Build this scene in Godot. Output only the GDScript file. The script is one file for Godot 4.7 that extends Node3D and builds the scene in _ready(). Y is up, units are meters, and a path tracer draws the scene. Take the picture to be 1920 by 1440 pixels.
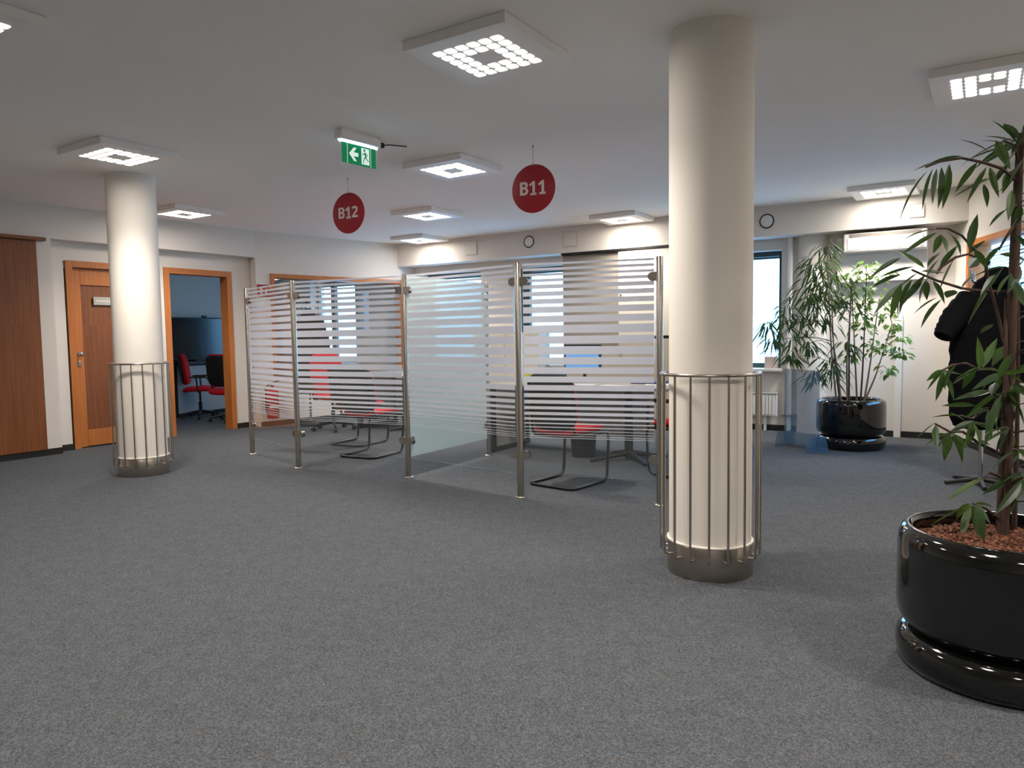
extends Node3D
# A bank service hall: grey carpet, two round columns, zigzag glass screens, ceiling lamps.
# Plan: x to the right, depth away from the viewer is -z. Room axes run along U and V.

const HC := 2.745                      # ceiling height
const U := Vector2(0.848, -0.530)      # along the facade (x, depth)
const V := Vector2(0.530, 0.848)       # towards the facade (x, depth)
const YU := -0.5585                    # turn that puts local x along U and local -z along V

var M := {}
var names := {}

# ------------------------------------------------------------------ mesh builder
class MB:
	var v := PackedVector3Array()
	var n := PackedVector3Array()
	var ix := PackedInt32Array()
	func tri(a: Vector3, b: Vector3, c: Vector3, na: Vector3, nb: Vector3, nc: Vector3) -> void:
		var g := (b - a).cross(c - a)
		var k := v.size()
		v.append(a); n.append(na)
		if g.dot(na + nb + nc) > 0.0:
			v.append(c); n.append(nc); v.append(b); n.append(nb)
		else:
			v.append(b); n.append(nb); v.append(c); n.append(nc)
		ix.append(k); ix.append(k + 1); ix.append(k + 2)
	func quad(a: Vector3, b: Vector3, c: Vector3, d: Vector3, nn: Vector3) -> void:
		tri(a, b, c, nn, nn, nn)
		tri(a, c, d, nn, nn, nn)
	func quads(a: Vector3, b: Vector3, c: Vector3, d: Vector3, na: Vector3, nb: Vector3, nc: Vector3, nd: Vector3) -> void:
		tri(a, b, c, na, nb, nc)
		tri(a, c, d, na, nc, nd)
	func box(c: Vector3, s: Vector3, b := Basis()) -> void:
		var h := s * 0.5
		for ax in 3:
			for sg in [-1.0, 1.0]:
				var nn := Vector3.ZERO
				nn[ax] = sg
				var e1 := Vector3.ZERO
				e1[(ax + 1) % 3] = h[(ax + 1) % 3]
				var e2 := Vector3.ZERO
				e2[(ax + 2) % 3] = h[(ax + 2) % 3]
				var o := nn * h[ax]
				quad(c + b * (o - e1 - e2), c + b * (o + e1 - e2), c + b * (o + e1 + e2), c + b * (o - e1 + e2), (b * nn).normalized())
	# box with chamfered edges
	func cbox(c: Vector3, s: Vector3, r: float, b := Basis()) -> void:
		var h := s * 0.5
		var q := Vector3(maxf(h.x - r, 0.0), maxf(h.y - r, 0.0), maxf(h.z - r, 0.0))
		for ax in 3:
			var a1 := (ax + 1) % 3
			var a2 := (ax + 2) % 3
			for sg in [-1.0, 1.0]:
				var nn := Vector3.ZERO
				nn[ax] = sg
				var o := nn * h[ax]
				var e1 := Vector3.ZERO
				e1[a1] = q[a1]
				var e2 := Vector3.ZERO
				e2[a2] = q[a2]
				quad(c + b * (o - e1 - e2), c + b * (o + e1 - e2), c + b * (o + e1 + e2), c + b * (o - e1 + e2), b * nn)
			for s1 in [-1.0, 1.0]:
				for s2 in [-1.0, 1.0]:
					var p := Vector3.ZERO
					p[a1] = s1 * h[a1]
					p[a2] = s2 * q[a2]
					var p2 := Vector3.ZERO
					p2[a1] = s1 * q[a1]
					p2[a2] = s2 * h[a2]
					var e := Vector3.ZERO
					e[ax] = q[ax]
					var n1 := Vector3.ZERO
					n1[a1] = s1
					var n2 := Vector3.ZERO
					n2[a2] = s2
					quads(c + b * (p - e), c + b * (p + e), c + b * (p2 + e), c + b * (p2 - e), b * n1, b * n1, b * n2, b * n2)
		for sx in [-1.0, 1.0]:
			for sy in [-1.0, 1.0]:
				for sz in [-1.0, 1.0]:
					tri(c + b * Vector3(sx * h.x, sy * q.y, sz * q.z), c + b * Vector3(sx * q.x, sy * h.y, sz * q.z), c + b * Vector3(sx * q.x, sy * q.y, sz * h.z), b * Vector3(sx, 0, 0), b * Vector3(0, sy, 0), b * Vector3(0, 0, sz))
	# round tube along a path
	func tube(pts: Array, r, sides := 10, closed := false) -> void:
		var cnt := pts.size()
		var rings := []
		var last := Vector3.ZERO
		for i in cnt:
			var t: Vector3
			if closed:
				t = (pts[(i + 1) % cnt] - pts[(i + cnt - 1) % cnt]).normalized()
			else:
				t = (pts[mini(i + 1, cnt - 1)] - pts[maxi(i - 1, 0)]).normalized()
			var e: Vector3
			if last == Vector3.ZERO:
				e = t.cross(Vector3.UP if absf(t.y) < 0.9 else Vector3.RIGHT).normalized()
			else:
				e = (last - t * last.dot(t)).normalized()
			last = e
			var f := t.cross(e)
			var ring := []
			var rr: float = r[i] if r is Array else r
			for k in sides:
				var an := TAU * k / sides
				var d := e * cos(an) + f * sin(an)
				ring.append([pts[i] + d * rr, d])
			rings.append(ring)
		for i in (cnt if closed else cnt - 1):
			var A: Array = rings[i]
			var B: Array = rings[(i + 1) % cnt]
			for k in sides:
				var k2 := (k + 1) % sides
				quads(A[k][0], A[k2][0], B[k2][0], B[k][0], A[k][1], A[k2][1], B[k2][1], B[k][1])
		if not closed:
			for side in [0, cnt - 1]:
				var t2: Vector3 = (pts[0] - pts[1]).normalized() if side == 0 else (pts[cnt - 1] - pts[cnt - 2]).normalized()
				for k in sides:
					tri(pts[side], rings[side][k][0], rings[side][(k + 1) % sides][0], t2, t2, t2)
	# profile of (radius, height) turned about the y axis
	func lathe(pr: Array, sides := 32, c := Vector3.ZERO, b := Basis()) -> void:
		var seg := []
		for i in pr.size() - 1:
			var d: Vector2 = pr[i + 1] - pr[i]
			seg.append(Vector2(d.y, -d.x).normalized())
		for i in pr.size() - 1:
			var n0: Vector2 = seg[i]
			var n1: Vector2 = seg[i]
			if i > 0 and seg[i - 1].dot(seg[i]) > 0.55:
				n0 = (seg[i - 1] + seg[i]).normalized()
			if i < seg.size() - 1 and seg[i + 1].dot(seg[i]) > 0.55:
				n1 = (seg[i + 1] + seg[i]).normalized()
			for k in sides:
				var a0 := TAU * k / sides
				var a1 := TAU * (k + 1) / sides
				var d0 := Vector3(cos(a0), 0, sin(a0))
				var d1 := Vector3(cos(a1), 0, sin(a1))
				var p: Vector2 = pr[i]
				var q: Vector2 = pr[i + 1]
				var y := Vector3.UP
				if p.x > 0.00001:
					tri(c + b * (d0 * p.x + y * p.y), c + b * (d1 * p.x + y * p.y), c + b * (d1 * q.x + y * q.y), b * (d0 * n0.x + y * n0.y), b * (d1 * n0.x + y * n0.y), b * (d1 * n1.x + y * n1.y))
				if q.x > 0.00001:
					tri(c + b * (d0 * p.x + y * p.y), c + b * (d1 * q.x + y * q.y), c + b * (d0 * q.x + y * q.y), b * (d0 * n0.x + y * n0.y), b * (d1 * n1.x + y * n1.y), b * (d0 * n1.x + y * n1.y))
	# polygon in the xy plane, extruded from z0 to z1
	func prism(poly: PackedVector2Array, z0: float, z1: float, t := Transform3D()) -> void:
		var tr := Geometry2D.triangulate_polygon(poly)
		for z in [z0, z1]:
			var nn: Vector3 = t.basis * Vector3(0, 0, 1.0 if z == z1 else -1.0)
			for i in range(0, tr.size(), 3):
				var a := poly[tr[i]]
				var b := poly[tr[i + 1]]
				var c := poly[tr[i + 2]]
				tri(t * Vector3(a.x, a.y, z), t * Vector3(b.x, b.y, z), t * Vector3(c.x, c.y, z), nn, nn, nn)
		var area := 0.0
		for i in poly.size():
			area += poly[i].cross(poly[(i + 1) % poly.size()])
		for i in poly.size():
			var a := poly[i]
			var b := poly[(i + 1) % poly.size()]
			var d := (b - a).normalized()
			var nn := t.basis * (Vector3(d.y, -d.x, 0) * signf(area))
			quad(t * Vector3(a.x, a.y, z0), t * Vector3(b.x, b.y, z0), t * Vector3(b.x, b.y, z1), t * Vector3(a.x, a.y, z1), nn)
	# surface through rings of points (smooth), optional caps
	func loft(rings: Array, caps := true) -> void:
		var rc := rings.size()
		var sc: int = rings[0].size()
		var ns := []
		for i in rc:
			var row := []
			var cen := Vector3.ZERO
			for k in sc:
				cen += rings[i][k]
			cen /= sc
			for k in sc:
				var du: Vector3 = rings[i][(k + 1) % sc] - rings[i][(k + sc - 1) % sc]
				var dv: Vector3 = rings[mini(i + 1, rc - 1)][k] - rings[maxi(i - 1, 0)][k]
				var nn := du.cross(dv).normalized()
				if nn.dot(rings[i][k] - cen) < 0.0:
					nn = -nn
				row.append(nn)
			ns.append(row)
		for i in rc - 1:
			for k in sc:
				var k2 := (k + 1) % sc
				quads(rings[i][k], rings[i][k2], rings[i + 1][k2], rings[i + 1][k], ns[i][k], ns[i][k2], ns[i + 1][k2], ns[i + 1][k])
		if caps:
			for e in [0, rc - 1]:
				var c := Vector3.ZERO
				for k in sc:
					c += rings[e][k]
				c /= sc
				var nn: Vector3 = Vector3.ZERO
				var c2 := Vector3.ZERO
				var o := 1 if e == 0 else rc - 2
				for k in sc:
					c2 += rings[o][k]
				c2 /= sc
				nn = (c - c2).normalized()
				for k in sc:
					tri(c, rings[e][k], rings[e][(k + 1) % sc], nn, nn, nn)
	func mesh() -> ArrayMesh:
		var a := []
		a.resize(Mesh.ARRAY_MAX)
		a[Mesh.ARRAY_VERTEX] = v
		a[Mesh.ARRAY_NORMAL] = n
		a[Mesh.ARRAY_INDEX] = ix
		var m := ArrayMesh.new()
		m.add_surface_from_arrays(Mesh.PRIMITIVE_TRIANGLES, a)
		return m

# ------------------------------------------------------------------ scene helpers
func P(x: float, y: float, depth: float) -> Vector3:
	return Vector3(x, y, -depth)

func UVp(a: float, b: float, y := 0.0) -> Vector3:
	var p := U * a + V * b
	return Vector3(p.x, y, -p.y)

func numbered(s: String) -> String:
	if not names.has(s):
		names[s] = 0
		return s
	names[s] += 1
	return "%s_%03d" % [s, names[s]]

func tag(o: Node, label: String, category := "", group := "", kind := "") -> void:
	if label: o.set_meta("label", label)
	if category: o.set_meta("category", category)
	if group: o.set_meta("group", group)
	if kind: o.set_meta("kind", kind)

func thing(called: String, label: String, category: String, at := Vector3.ZERO, turn := 0.0, group := "", kind := "") -> Node3D:
	var o := Node3D.new()
	o.name = numbered(called)
	add_child(o)
	o.position = at
	o.rotation.y = turn
	tag(o, label, category, group, kind)
	return o

func part(parent: Node, called: String, mb, m: Material, t := Transform3D(), label := "") -> MeshInstance3D:
	var o := MeshInstance3D.new()
	o.name = called
	o.mesh = mb.mesh() if mb is MB else mb
	o.material_override = null
	for s in o.mesh.get_surface_count():
		o.set_surface_override_material(s, m)
	o.transform = t
	parent.add_child(o, true)
	if label: o.set_meta("label", label)
	return o

func single(called: String, mb: MB, m: Material, label: String, category: String, at := Vector3.ZERO, turn := 0.0, group := "", kind := "") -> MeshInstance3D:
	var o := part(self, numbered(called), mb, m)
	o.position = at
	o.rotation.y = turn
	tag(o, label, category, group, kind)
	return o

func copy(o: Node3D, at: Vector3, turn: float, label: String) -> Node3D:
	var base := String(o.name)
	var c: Node3D = o.duplicate()
	c.name = numbered(base)
	add_child(c)
	c.position = at
	c.rotation.y = turn
	c.set_meta("label", label)
	return c

func srgb(r: int, g: int, b: int, a := 1.0) -> Color:
	return Color(r / 255.0, g / 255.0, b / 255.0, a)

func mat(c: Color, rough := 0.6, metal := 0.0, spec := 0.5) -> StandardMaterial3D:
	var m := StandardMaterial3D.new()
	m.albedo_color = c
	m.roughness = rough
	m.metallic = metal
	m.metallic_specular = spec
	return m

func tex(w: int, h: int, f: Callable) -> ImageTexture:
	var im := Image.create(w, h, false, Image.FORMAT_RGB8)
	for y in h:
		for x in w:
			im.set_pixel(x, y, f.call(x, y))
	return ImageTexture.create_from_image(im)

func triplanar(m: StandardMaterial3D, t: Texture2D, scale: Vector3, world := false) -> StandardMaterial3D:
	m.albedo_texture = t
	m.uv1_triplanar = true
	m.uv1_world_triplanar = world
	m.uv1_scale = scale
	return m

func make_materials() -> void:
	M.wall = mat(srgb(226, 220, 212), 0.92, 0, 0.3)
	M.ceiling = mat(srgb(247, 243, 238), 0.95, 0, 0.2)
	M.plaster = mat(srgb(238, 232, 222), 0.75, 0, 0.4)
	M.white = mat(srgb(232, 231, 226), 0.45)
	M.housing = mat(srgb(246, 243, 239), 0.5)
	M.acwhite = mat(srgb(196, 192, 192), 0.45)
	M.cream = mat(srgb(222, 214, 196), 0.5)
	M.desktop = mat(srgb(146, 138, 126), 0.5)
	M.beige = mat(srgb(190, 178, 158), 0.6)
	M.grey_and_shaded = mat(srgb(150, 142, 132), 0.55)  # plain grey, and the painted-in shade of one cupboard door
	M.lightgrey = mat(srgb(176, 174, 166), 0.6)
	M.black = mat(srgb(22, 21, 21), 0.5)
	M.blacktube = mat(srgb(18, 18, 19), 0.32)
	M.skirting = mat(srgb(30, 29, 29), 0.6)
	M.steel = mat(srgb(188, 181, 171), 0.24, 1.0)
	M.steel_dark = mat(srgb(176, 168, 158), 0.3, 1.0)
	M.chrome = mat(srgb(210, 208, 204), 0.12, 1.0)
	M.red = mat(srgb(196, 20, 30), 0.8, 0, 0.3)
	M.red.rim_enabled = true
	M.red.rim = 0.3
	M.signred = mat(srgb(163, 22, 38), 0.5)
	M.signwhite = mat(srgb(235, 225, 214), 0.6)
	M.coat = mat(srgb(13, 13, 16), 0.85, 0, 0.2)
	M.browncoat = mat(srgb(36, 26, 24), 0.9, 0, 0.2)
	M.pot = mat(srgb(10, 11, 10), 0.08, 0, 0.5)
	M.pot.clearcoat_enabled = true
	M.pot.clearcoat = 0.6
	M.pot.clearcoat_roughness = 0.04
	M.green_frame = mat(srgb(44, 74, 74), 0.5)
	M.sill = mat(srgb(214, 212, 206), 0.4)
	M.paper = mat(srgb(238, 236, 230), 0.8)
	M.folder = mat(srgb(38, 52, 120), 0.5)
	M.yellow = mat(srgb(210, 205, 60), 0.6)
	M.exitgreen = mat(srgb(10, 130, 80), 0.4)
	M.exitgreen.emission_enabled = true
	M.exitgreen.emission = srgb(0, 140, 85)
	M.exitgreen.emission_energy_multiplier = 0.35
	M.exitwhite = mat(srgb(240, 245, 240), 0.5)
	M.exitwhite.emission_enabled = true
	M.exitwhite.emission = srgb(225, 250, 240)
	M.exitwhite.emission_energy_multiplier = 0.55
	M.exitlamp = mat(srgb(240, 246, 255), 0.4)
	M.exitlamp.emission_enabled = true
	M.exitlamp.emission = srgb(205, 228, 255)
	M.exitlamp.emission_energy_multiplier = 5.0
	M.cell = mat(srgb(250, 250, 248), 0.4)
	M.cell.emission_enabled = true
	M.cell.emission = srgb(255, 248, 240)
	M.cell.emission_energy_multiplier = 2.4
	M.screen = mat(srgb(10, 14, 22), 0.25)
	M.screen.emission_enabled = true
	M.screen.emission = srgb(120, 180, 245)
	M.screen.emission_energy_multiplier = 0.75
	M.darkscreen = mat(srgb(8, 9, 11), 0.18)
	# glass
	var g := mat(srgb(226, 244, 238, 0.012), 0.02)
	g.transparency = BaseMaterial3D.TRANSPARENCY_ALPHA
	M.glass = g
	var fr := mat(srgb(226, 226, 228, 0.92), 0.6, 0, 0.4)
	fr.transparency = BaseMaterial3D.TRANSPARENCY_ALPHA
	fr.backlight_enabled = true
	fr.backlight = Color(0.95, 0.95, 0.97)
	M.frost = fr
	var sa := mat(srgb(196, 212, 210, 0.74), 0.5, 0, 0.4)
	sa.transparency = BaseMaterial3D.TRANSPARENCY_ALPHA
	sa.backlight_enabled = true
	sa.backlight = Color(0.9, 0.97, 0.96)
	M.satin = sa
	var ac := mat(srgb(74, 116, 150, 0.42), 0.3)
	ac.transparency = BaseMaterial3D.TRANSPARENCY_ALPHA
	M.acrylic = ac
	var cl := mat(srgb(235, 240, 242, 0.12), 0.03)
	cl.transparency = BaseMaterial3D.TRANSPARENCY_ALPHA
	M.clear = cl
	var bl := mat(srgb(225, 232, 236), 0.6)
	bl.backlight_enabled = true
	bl.backlight = Color(0.8, 0.85, 0.9)
	M.slat = bl
	# leaves
	M.leaf = []
	for c in [srgb(32, 54, 27), srgb(44, 68, 32), srgb(25, 44, 24), srgb(60, 82, 38)]:
		var lm := mat(c, 0.42, 0, 0.5)
		lm.backlight_enabled = true
		lm.backlight = Color(0.25, 0.35, 0.12)
		M.leaf.append(lm)
	M.ficus = []
	for c in [srgb(72, 112, 46), srgb(92, 132, 56), srgb(58, 94, 42), srgb(112, 150, 70)]:
		var lm2 := mat(c, 0.42, 0, 0.5)
		lm2.backlight_enabled = true
		lm2.backlight = Color(0.35, 0.45, 0.15)
		M.ficus.append(lm2)
	M.leafyellow = mat(srgb(150, 140, 52), 0.5)
	M.bark = mat(srgb(70, 50, 41), 0.85)
	M.barkpale = mat(srgb(128, 104, 82), 0.85)
	M.soil = mat(srgb(70, 45, 34), 0.95)
	M.chip = []
	for c in [srgb(110, 66, 46), srgb(88, 52, 38), srgb(130, 84, 60)]:
		M.chip.append(mat(c, 0.9))
	M.pebble = mat(srgb(150, 128, 104), 0.9)
	# carpet: speckled loop pile
	var rng := RandomNumberGenerator.new()
	rng.seed = 11
	var noise := FastNoiseLite.new()
	noise.seed = 4
	noise.frequency = 0.02
	var W := 512
	var cells := PackedFloat32Array()
	cells.resize(W * W)
	for i in W * W:
		cells[i] = rng.randf()
	var carpet := tex(W, W, func(x: int, y: int) -> Color:
		var s := 0.5 * cells[y * W + x] + 0.5 * cells[((y / 2) * W + x / 2) % (W * W)]
		var big := noise.get_noise_2d(x, y) * 0.05
		var k := 0.66 + 0.68 * s + big
		var warm := cells[((y / 3) * W + (x / 3) * 7 + 13) % (W * W)]
		return Color(0.330 * k + 0.03 * (warm - 0.5), 0.342 * k, 0.358 * k - 0.03 * (warm - 0.5)))
	M.carpet = triplanar(mat(Color.WHITE, 0.97, 0, 0.15), carpet, Vector3(0.8, 0.8, 0.8), true)
	# warm alder wood, grain along y
	var grain := FastNoiseLite.new()
	grain.seed = 9
	grain.frequency = 0.05
	grain.fractal_octaves = 4
	var wood := func(base: Color, dark: Color) -> ImageTexture:
		return tex(256, 256, func(x: int, y: int) -> Color:
			var t := 0.5 + 0.55 * grain.get_noise_2d(x * 3.0, y * 0.12) + 0.25 * grain.get_noise_2d(x * 0.35 + 400.0, y * 0.05)
			return base.lerp(dark, clampf(t, 0.0, 1.0)))
	M.wood = triplanar(mat(Color.WHITE, 0.42), wood.call(srgb(206, 130, 62), srgb(178, 102, 44)), Vector3(1.1, 0.9, 1.1))
	M.wood_dark = triplanar(mat(Color.WHITE, 0.45), wood.call(srgb(148, 88, 46), srgb(116, 66, 33)), Vector3(0.9, 0.7, 0.9))
const PALM_LEAVES := [[1.541,1.829,-2.718,1.471,1.644,-2.779,0.021],[1.508,1.817,-2.625,1.449,1.664,-2.582,0.019],[1.436,1.785,-2.477,1.411,1.661,-2.454,0.017],[1.518,1.814,-2.591,1.456,1.655,-2.5,0.027],[1.477,1.799,-2.476,1.515,1.665,-2.575,0.025],[1.547,1.843,-2.669,1.433,1.807,-2.616,0.017],[1.593,1.853,-2.599,1.52,1.844,-2.694,0.015],[1.743,1.864,-2.747,1.703,1.764,-2.816,0.021],[1.673,1.811,-2.586,1.606,1.686,-2.584,0.015],[1.745,1.789,-2.677,1.558,1.707,-2.589,0.023],[1.718,1.822,-2.638,1.724,1.705,-2.592,0.019],[1.765,1.782,-2.741,1.724,1.681,-2.654,0.019],[1.743,1.881,-2.677,1.671,1.95,-2.751,0.013],[1.733,1.866,-2.533,1.658,1.909,-2.612,0.013],[1.886,1.922,-2.739,1.719,1.989,-2.643,0.011],[1.77,1.927,-2.686,1.758,1.801,-2.587,0.029],[1.773,1.671,-2.621,1.702,1.606,-2.608,0.021],[1.722,1.718,-2.525,1.689,1.608,-2.49,0.023],[1.864,1.793,-2.718,1.774,1.735,-2.681,0.019],[1.732,1.855,-2.508,1.699,1.785,-2.547,0.025],[1.816,1.845,-2.604,1.802,1.756,-2.663,0.027],[1.475,1.591,-2.535,1.334,1.548,-2.499,0.021],[1.58,1.604,-2.716,1.448,1.523,-2.717,0.017],[1.537,1.586,-2.622,1.533,1.51,-2.569,0.023],[1.471,1.571,-2.465,1.569,1.5,-2.551,0.025],[1.458,1.564,-2.487,1.475,1.51,-2.556,0.021],[1.617,1.52,-2.578,1.699,1.663,-2.668,0.027],[1.465,1.463,-2.588,1.413,1.538,-2.675,0.036],[1.406,1.505,-2.638,1.273,1.434,-2.586,0.019],[1.487,1.478,-2.697,1.377,1.443,-2.732,0.027],[1.432,1.449,-2.679,1.316,1.397,-2.672,0.025],[1.364,1.411,-2.531,1.273,1.3,-2.559,0.025],[1.334,1.404,-2.494,1.319,1.281,-2.533,0.023],[1.435,1.42,-2.663,1.405,1.281,-2.639,0.023],[1.492,1.434,-2.716,1.415,1.299,-2.654,0.023],[1.469,1.441,-2.585,1.414,1.329,-2.645,0.023],[1.468,1.419,-2.582,1.497,1.35,-2.624,0.021],[1.536,1.423,-2.656,1.633,1.34,-2.744,0.019],[1.684,1.512,-2.777,1.651,1.378,-2.822,0.025],[1.606,1.358,-2.719,1.491,1.251,-2.649,0.023],[1.57,1.363,-2.688,1.523,1.305,-2.758,0.011],[1.64,1.526,-2.588,1.7,1.456,-2.599,0.021],[1.744,1.538,-2.613,1.75,1.476,-2.705,0.021],[1.634,1.493,-2.562,1.591,1.457,-2.542,0.034],[1.494,1.378,-2.46,1.46,1.351,-2.444,0.036],[1.777,1.516,-2.662,1.946,1.496,-2.749,0.017],[1.87,1.478,-2.756,1.7,1.424,-2.721,0.023],[1.873,1.48,-2.776,1.702,1.261,-2.714,0.021],[1.895,1.481,-2.723,1.804,1.37,-2.655,0.034],[1.839,1.507,-2.59,1.736,1.45,-2.504,0.025],[1.56,1.481,-2.735,1.651,1.541,-2.8,0.019],[1.424,1.424,-2.505,1.469,1.486,-2.51,0.025],[1.429,1.449,-2.543,1.51,1.441,-2.541,0.017],[1.483,1.428,-2.637,1.395,1.354,-2.558,0.023],[1.526,1.458,-2.737,1.396,1.37,-2.692,0.023],[1.496,1.437,-2.603,1.41,1.337,-2.515,0.019],[1.445,1.457,-2.461,1.467,1.522,-2.4,0.017],[1.588,1.389,-2.569,1.692,1.452,-2.655,0.017],[1.716,1.526,-2.745,1.78,1.578,-2.741,0.017],[1.773,1.857,-2.606,1.845,1.941,-2.639,0.019],[1.874,1.836,-2.735,1.808,1.738,-2.702,0.023],[1.836,1.849,-2.714,1.772,1.767,-2.694,0.021],[1.842,1.691,-2.65,1.852,1.607,-2.698,0.023],[1.818,1.642,-2.62,1.8,1.571,-2.659,0.019],[1.846,1.585,-2.683,1.838,1.514,-2.584,0.019],[1.695,1.434,-2.473,1.601,1.358,-2.402,0.025],[1.745,1.406,-2.528,1.744,1.316,-2.469,0.025],[1.644,1.429,-2.476,1.555,1.354,-2.419,0.021],[1.756,1.262,-2.652,1.76,1.229,-2.73,0.021],[1.658,1.101,-2.572,1.631,1.22,-2.545,0.027],[1.684,1.106,-2.593,1.759,1.213,-2.629,0.027],[1.614,1.095,-2.711,1.601,1.047,-2.799,0.019],[1.536,1.097,-2.58,1.504,1.026,-2.622,0.019],[1.53,1.092,-2.569,1.543,0.984,-2.634,0.019],[1.553,1.122,-2.534,1.553,1.036,-2.608,0.023],[1.678,1.105,-2.622,1.66,1.025,-2.667,0.027],[1.78,1.085,-2.631,1.647,1.027,-2.594,0.023],[1.738,1.021,-2.618,1.539,0.998,-2.528,0.021],[1.587,0.984,-2.474,1.473,0.985,-2.48,0.021],[1.769,1.015,-2.613,1.683,0.912,-2.679,0.032],[1.671,1.023,-2.466,1.625,0.831,-2.478,0.027],[1.784,1.021,-2.617,1.871,0.892,-2.637,0.036],[1.712,0.906,-2.693,1.631,0.834,-2.698,0.025],[1.684,0.906,-2.64,1.714,0.794,-2.639,0.027],[1.646,0.929,-2.657,1.511,0.93,-2.606,0.011],[1.545,0.906,-2.637,1.492,0.838,-2.671,0.015],[1.529,0.877,-2.521,1.57,0.765,-2.619,0.027],[1.649,0.851,-2.699,1.745,0.725,-2.79,0.025],[1.572,0.872,-2.554,1.597,0.832,-2.543,0.021],[1.493,0.909,-2.544,1.447,0.836,-2.453,0.021],[1.72,0.831,-2.465,1.61,0.77,-2.415,0.029],[1.922,0.779,-2.736,1.835,0.698,-2.668,0.029],[1.898,0.709,-2.681,1.718,0.636,-2.631,0.027],[1.758,0.715,-2.481,1.621,0.612,-2.419,0.025],[1.891,0.654,-2.677,1.832,0.503,-2.677,0.025],[1.735,0.701,-2.636,1.584,0.614,-2.626,0.021],[1.633,0.626,-2.548,1.478,0.547,-2.545,0.023],[1.76,0.569,-2.755,1.69,0.446,-2.695,0.029],[1.727,0.584,-2.694,1.732,0.445,-2.645,0.029],[1.631,0.633,-2.522,1.639,0.499,-2.487,0.027],[1.585,0.641,-2.49,1.593,0.564,-2.577,0.021],[1.721,1.054,-2.577,1.666,1.012,-2.512,0.025],[1.654,1.074,-2.46,1.635,1.167,-2.372,0.025],[1.59,0.921,-2.529,1.519,0.958,-2.512,0.013],[1.837,1.041,-2.653,1.986,0.967,-2.749,0.027],[1.906,1.077,-2.745,1.94,1.122,-2.693,0.025],[1.72,0.825,-2.656,1.818,0.804,-2.74,0.021],[1.686,1.098,-2.617,1.608,1.043,-2.648,0.024],[1.703,1.101,-2.633,1.669,1.037,-2.741,0.022],[1.645,1.107,-2.554,1.701,1.091,-2.501,0.021],[1.66,1.111,-2.577,1.635,1.059,-2.678,0.02],[1.843,1.003,-2.732,1.755,0.901,-2.617,0.02],[1.757,1.014,-2.6,1.937,0.999,-2.694,0.028],[1.835,1.004,-2.718,1.783,0.955,-2.769,0.021],[1.846,0.999,-2.729,1.796,0.921,-2.69,0.023],[1.713,0.905,-2.674,1.638,0.865,-2.699,0.024],[1.693,0.901,-2.66,1.85,0.858,-2.77,0.02],[1.64,0.913,-2.571,1.728,0.876,-2.575,0.021],[1.62,0.918,-2.543,1.67,0.803,-2.663,0.028],[1.61,0.865,-2.63,1.595,0.825,-2.518,0.02],[1.679,0.849,-2.738,1.542,0.813,-2.62,0.019],[1.695,0.848,-2.764,1.535,0.803,-2.698,0.021],[1.645,0.856,-2.677,1.687,0.782,-2.694,0.022],[1.922,0.789,-2.734,2.06,0.701,-2.774,0.024],[1.792,0.813,-2.556,1.866,0.749,-2.578,0.021],[1.904,0.791,-2.708,1.922,0.664,-2.827,0.027],[1.801,0.811,-2.561,1.914,0.768,-2.607,0.024],[1.958,0.687,-2.777,1.969,0.589,-2.729,0.021],[1.848,0.724,-2.609,1.73,0.693,-2.551,0.02],[1.817,0.729,-2.556,1.894,0.685,-2.52,0.024],[1.883,0.702,-2.653,1.821,0.621,-2.59,0.028],[1.749,0.575,-2.737,1.91,0.535,-2.847,0.019],[1.715,0.588,-2.674,1.653,0.526,-2.678,0.021],[1.655,0.622,-2.57,1.691,0.554,-2.535,0.022],[1.633,0.62,-2.542,1.701,0.526,-2.64,0.02],[1.835,1.084,-2.715,1.856,0.987,-2.796,0.021],[1.85,1.071,-2.744,1.835,1.007,-2.825,0.023],[1.723,1.095,-2.549,1.835,1.048,-2.59,0.021],[1.768,1.08,-2.611,1.784,1.096,-2.494,0.021],[1.562,1.094,-2.63,1.552,1.029,-2.592,0.021],[1.617,1.086,-2.726,1.681,0.975,-2.75,0.024],[1.618,1.085,-2.715,1.635,1.024,-2.707,0.023],[1.6,1.086,-2.697,1.726,1.072,-2.775,0.024],[1.754,0.958,-2.655,1.725,0.905,-2.762,0.019],[1.704,0.955,-2.577,1.684,0.925,-2.66,0.021],[1.806,0.942,-2.748,1.832,0.844,-2.713,0.026],[1.686,0.958,-2.558,1.675,0.859,-2.52,0.02],[1.874,1.038,-2.704,1.887,0.948,-2.722,0.021],[1.793,1.047,-2.582,1.938,0.973,-2.662,0.022],[1.825,1.047,-2.632,1.785,0.941,-2.636,0.025],[1.834,1.035,-2.651,1.827,0.943,-2.638,0.023],[1.81,0.888,-2.624,1.759,0.789,-2.62,0.022],[1.817,0.877,-2.642,1.722,0.822,-2.641,0.025],[1.752,0.895,-2.54,1.586,0.887,-2.423,0.024],[1.857,0.874,-2.701,1.928,0.775,-2.778,0.026]]
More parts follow.
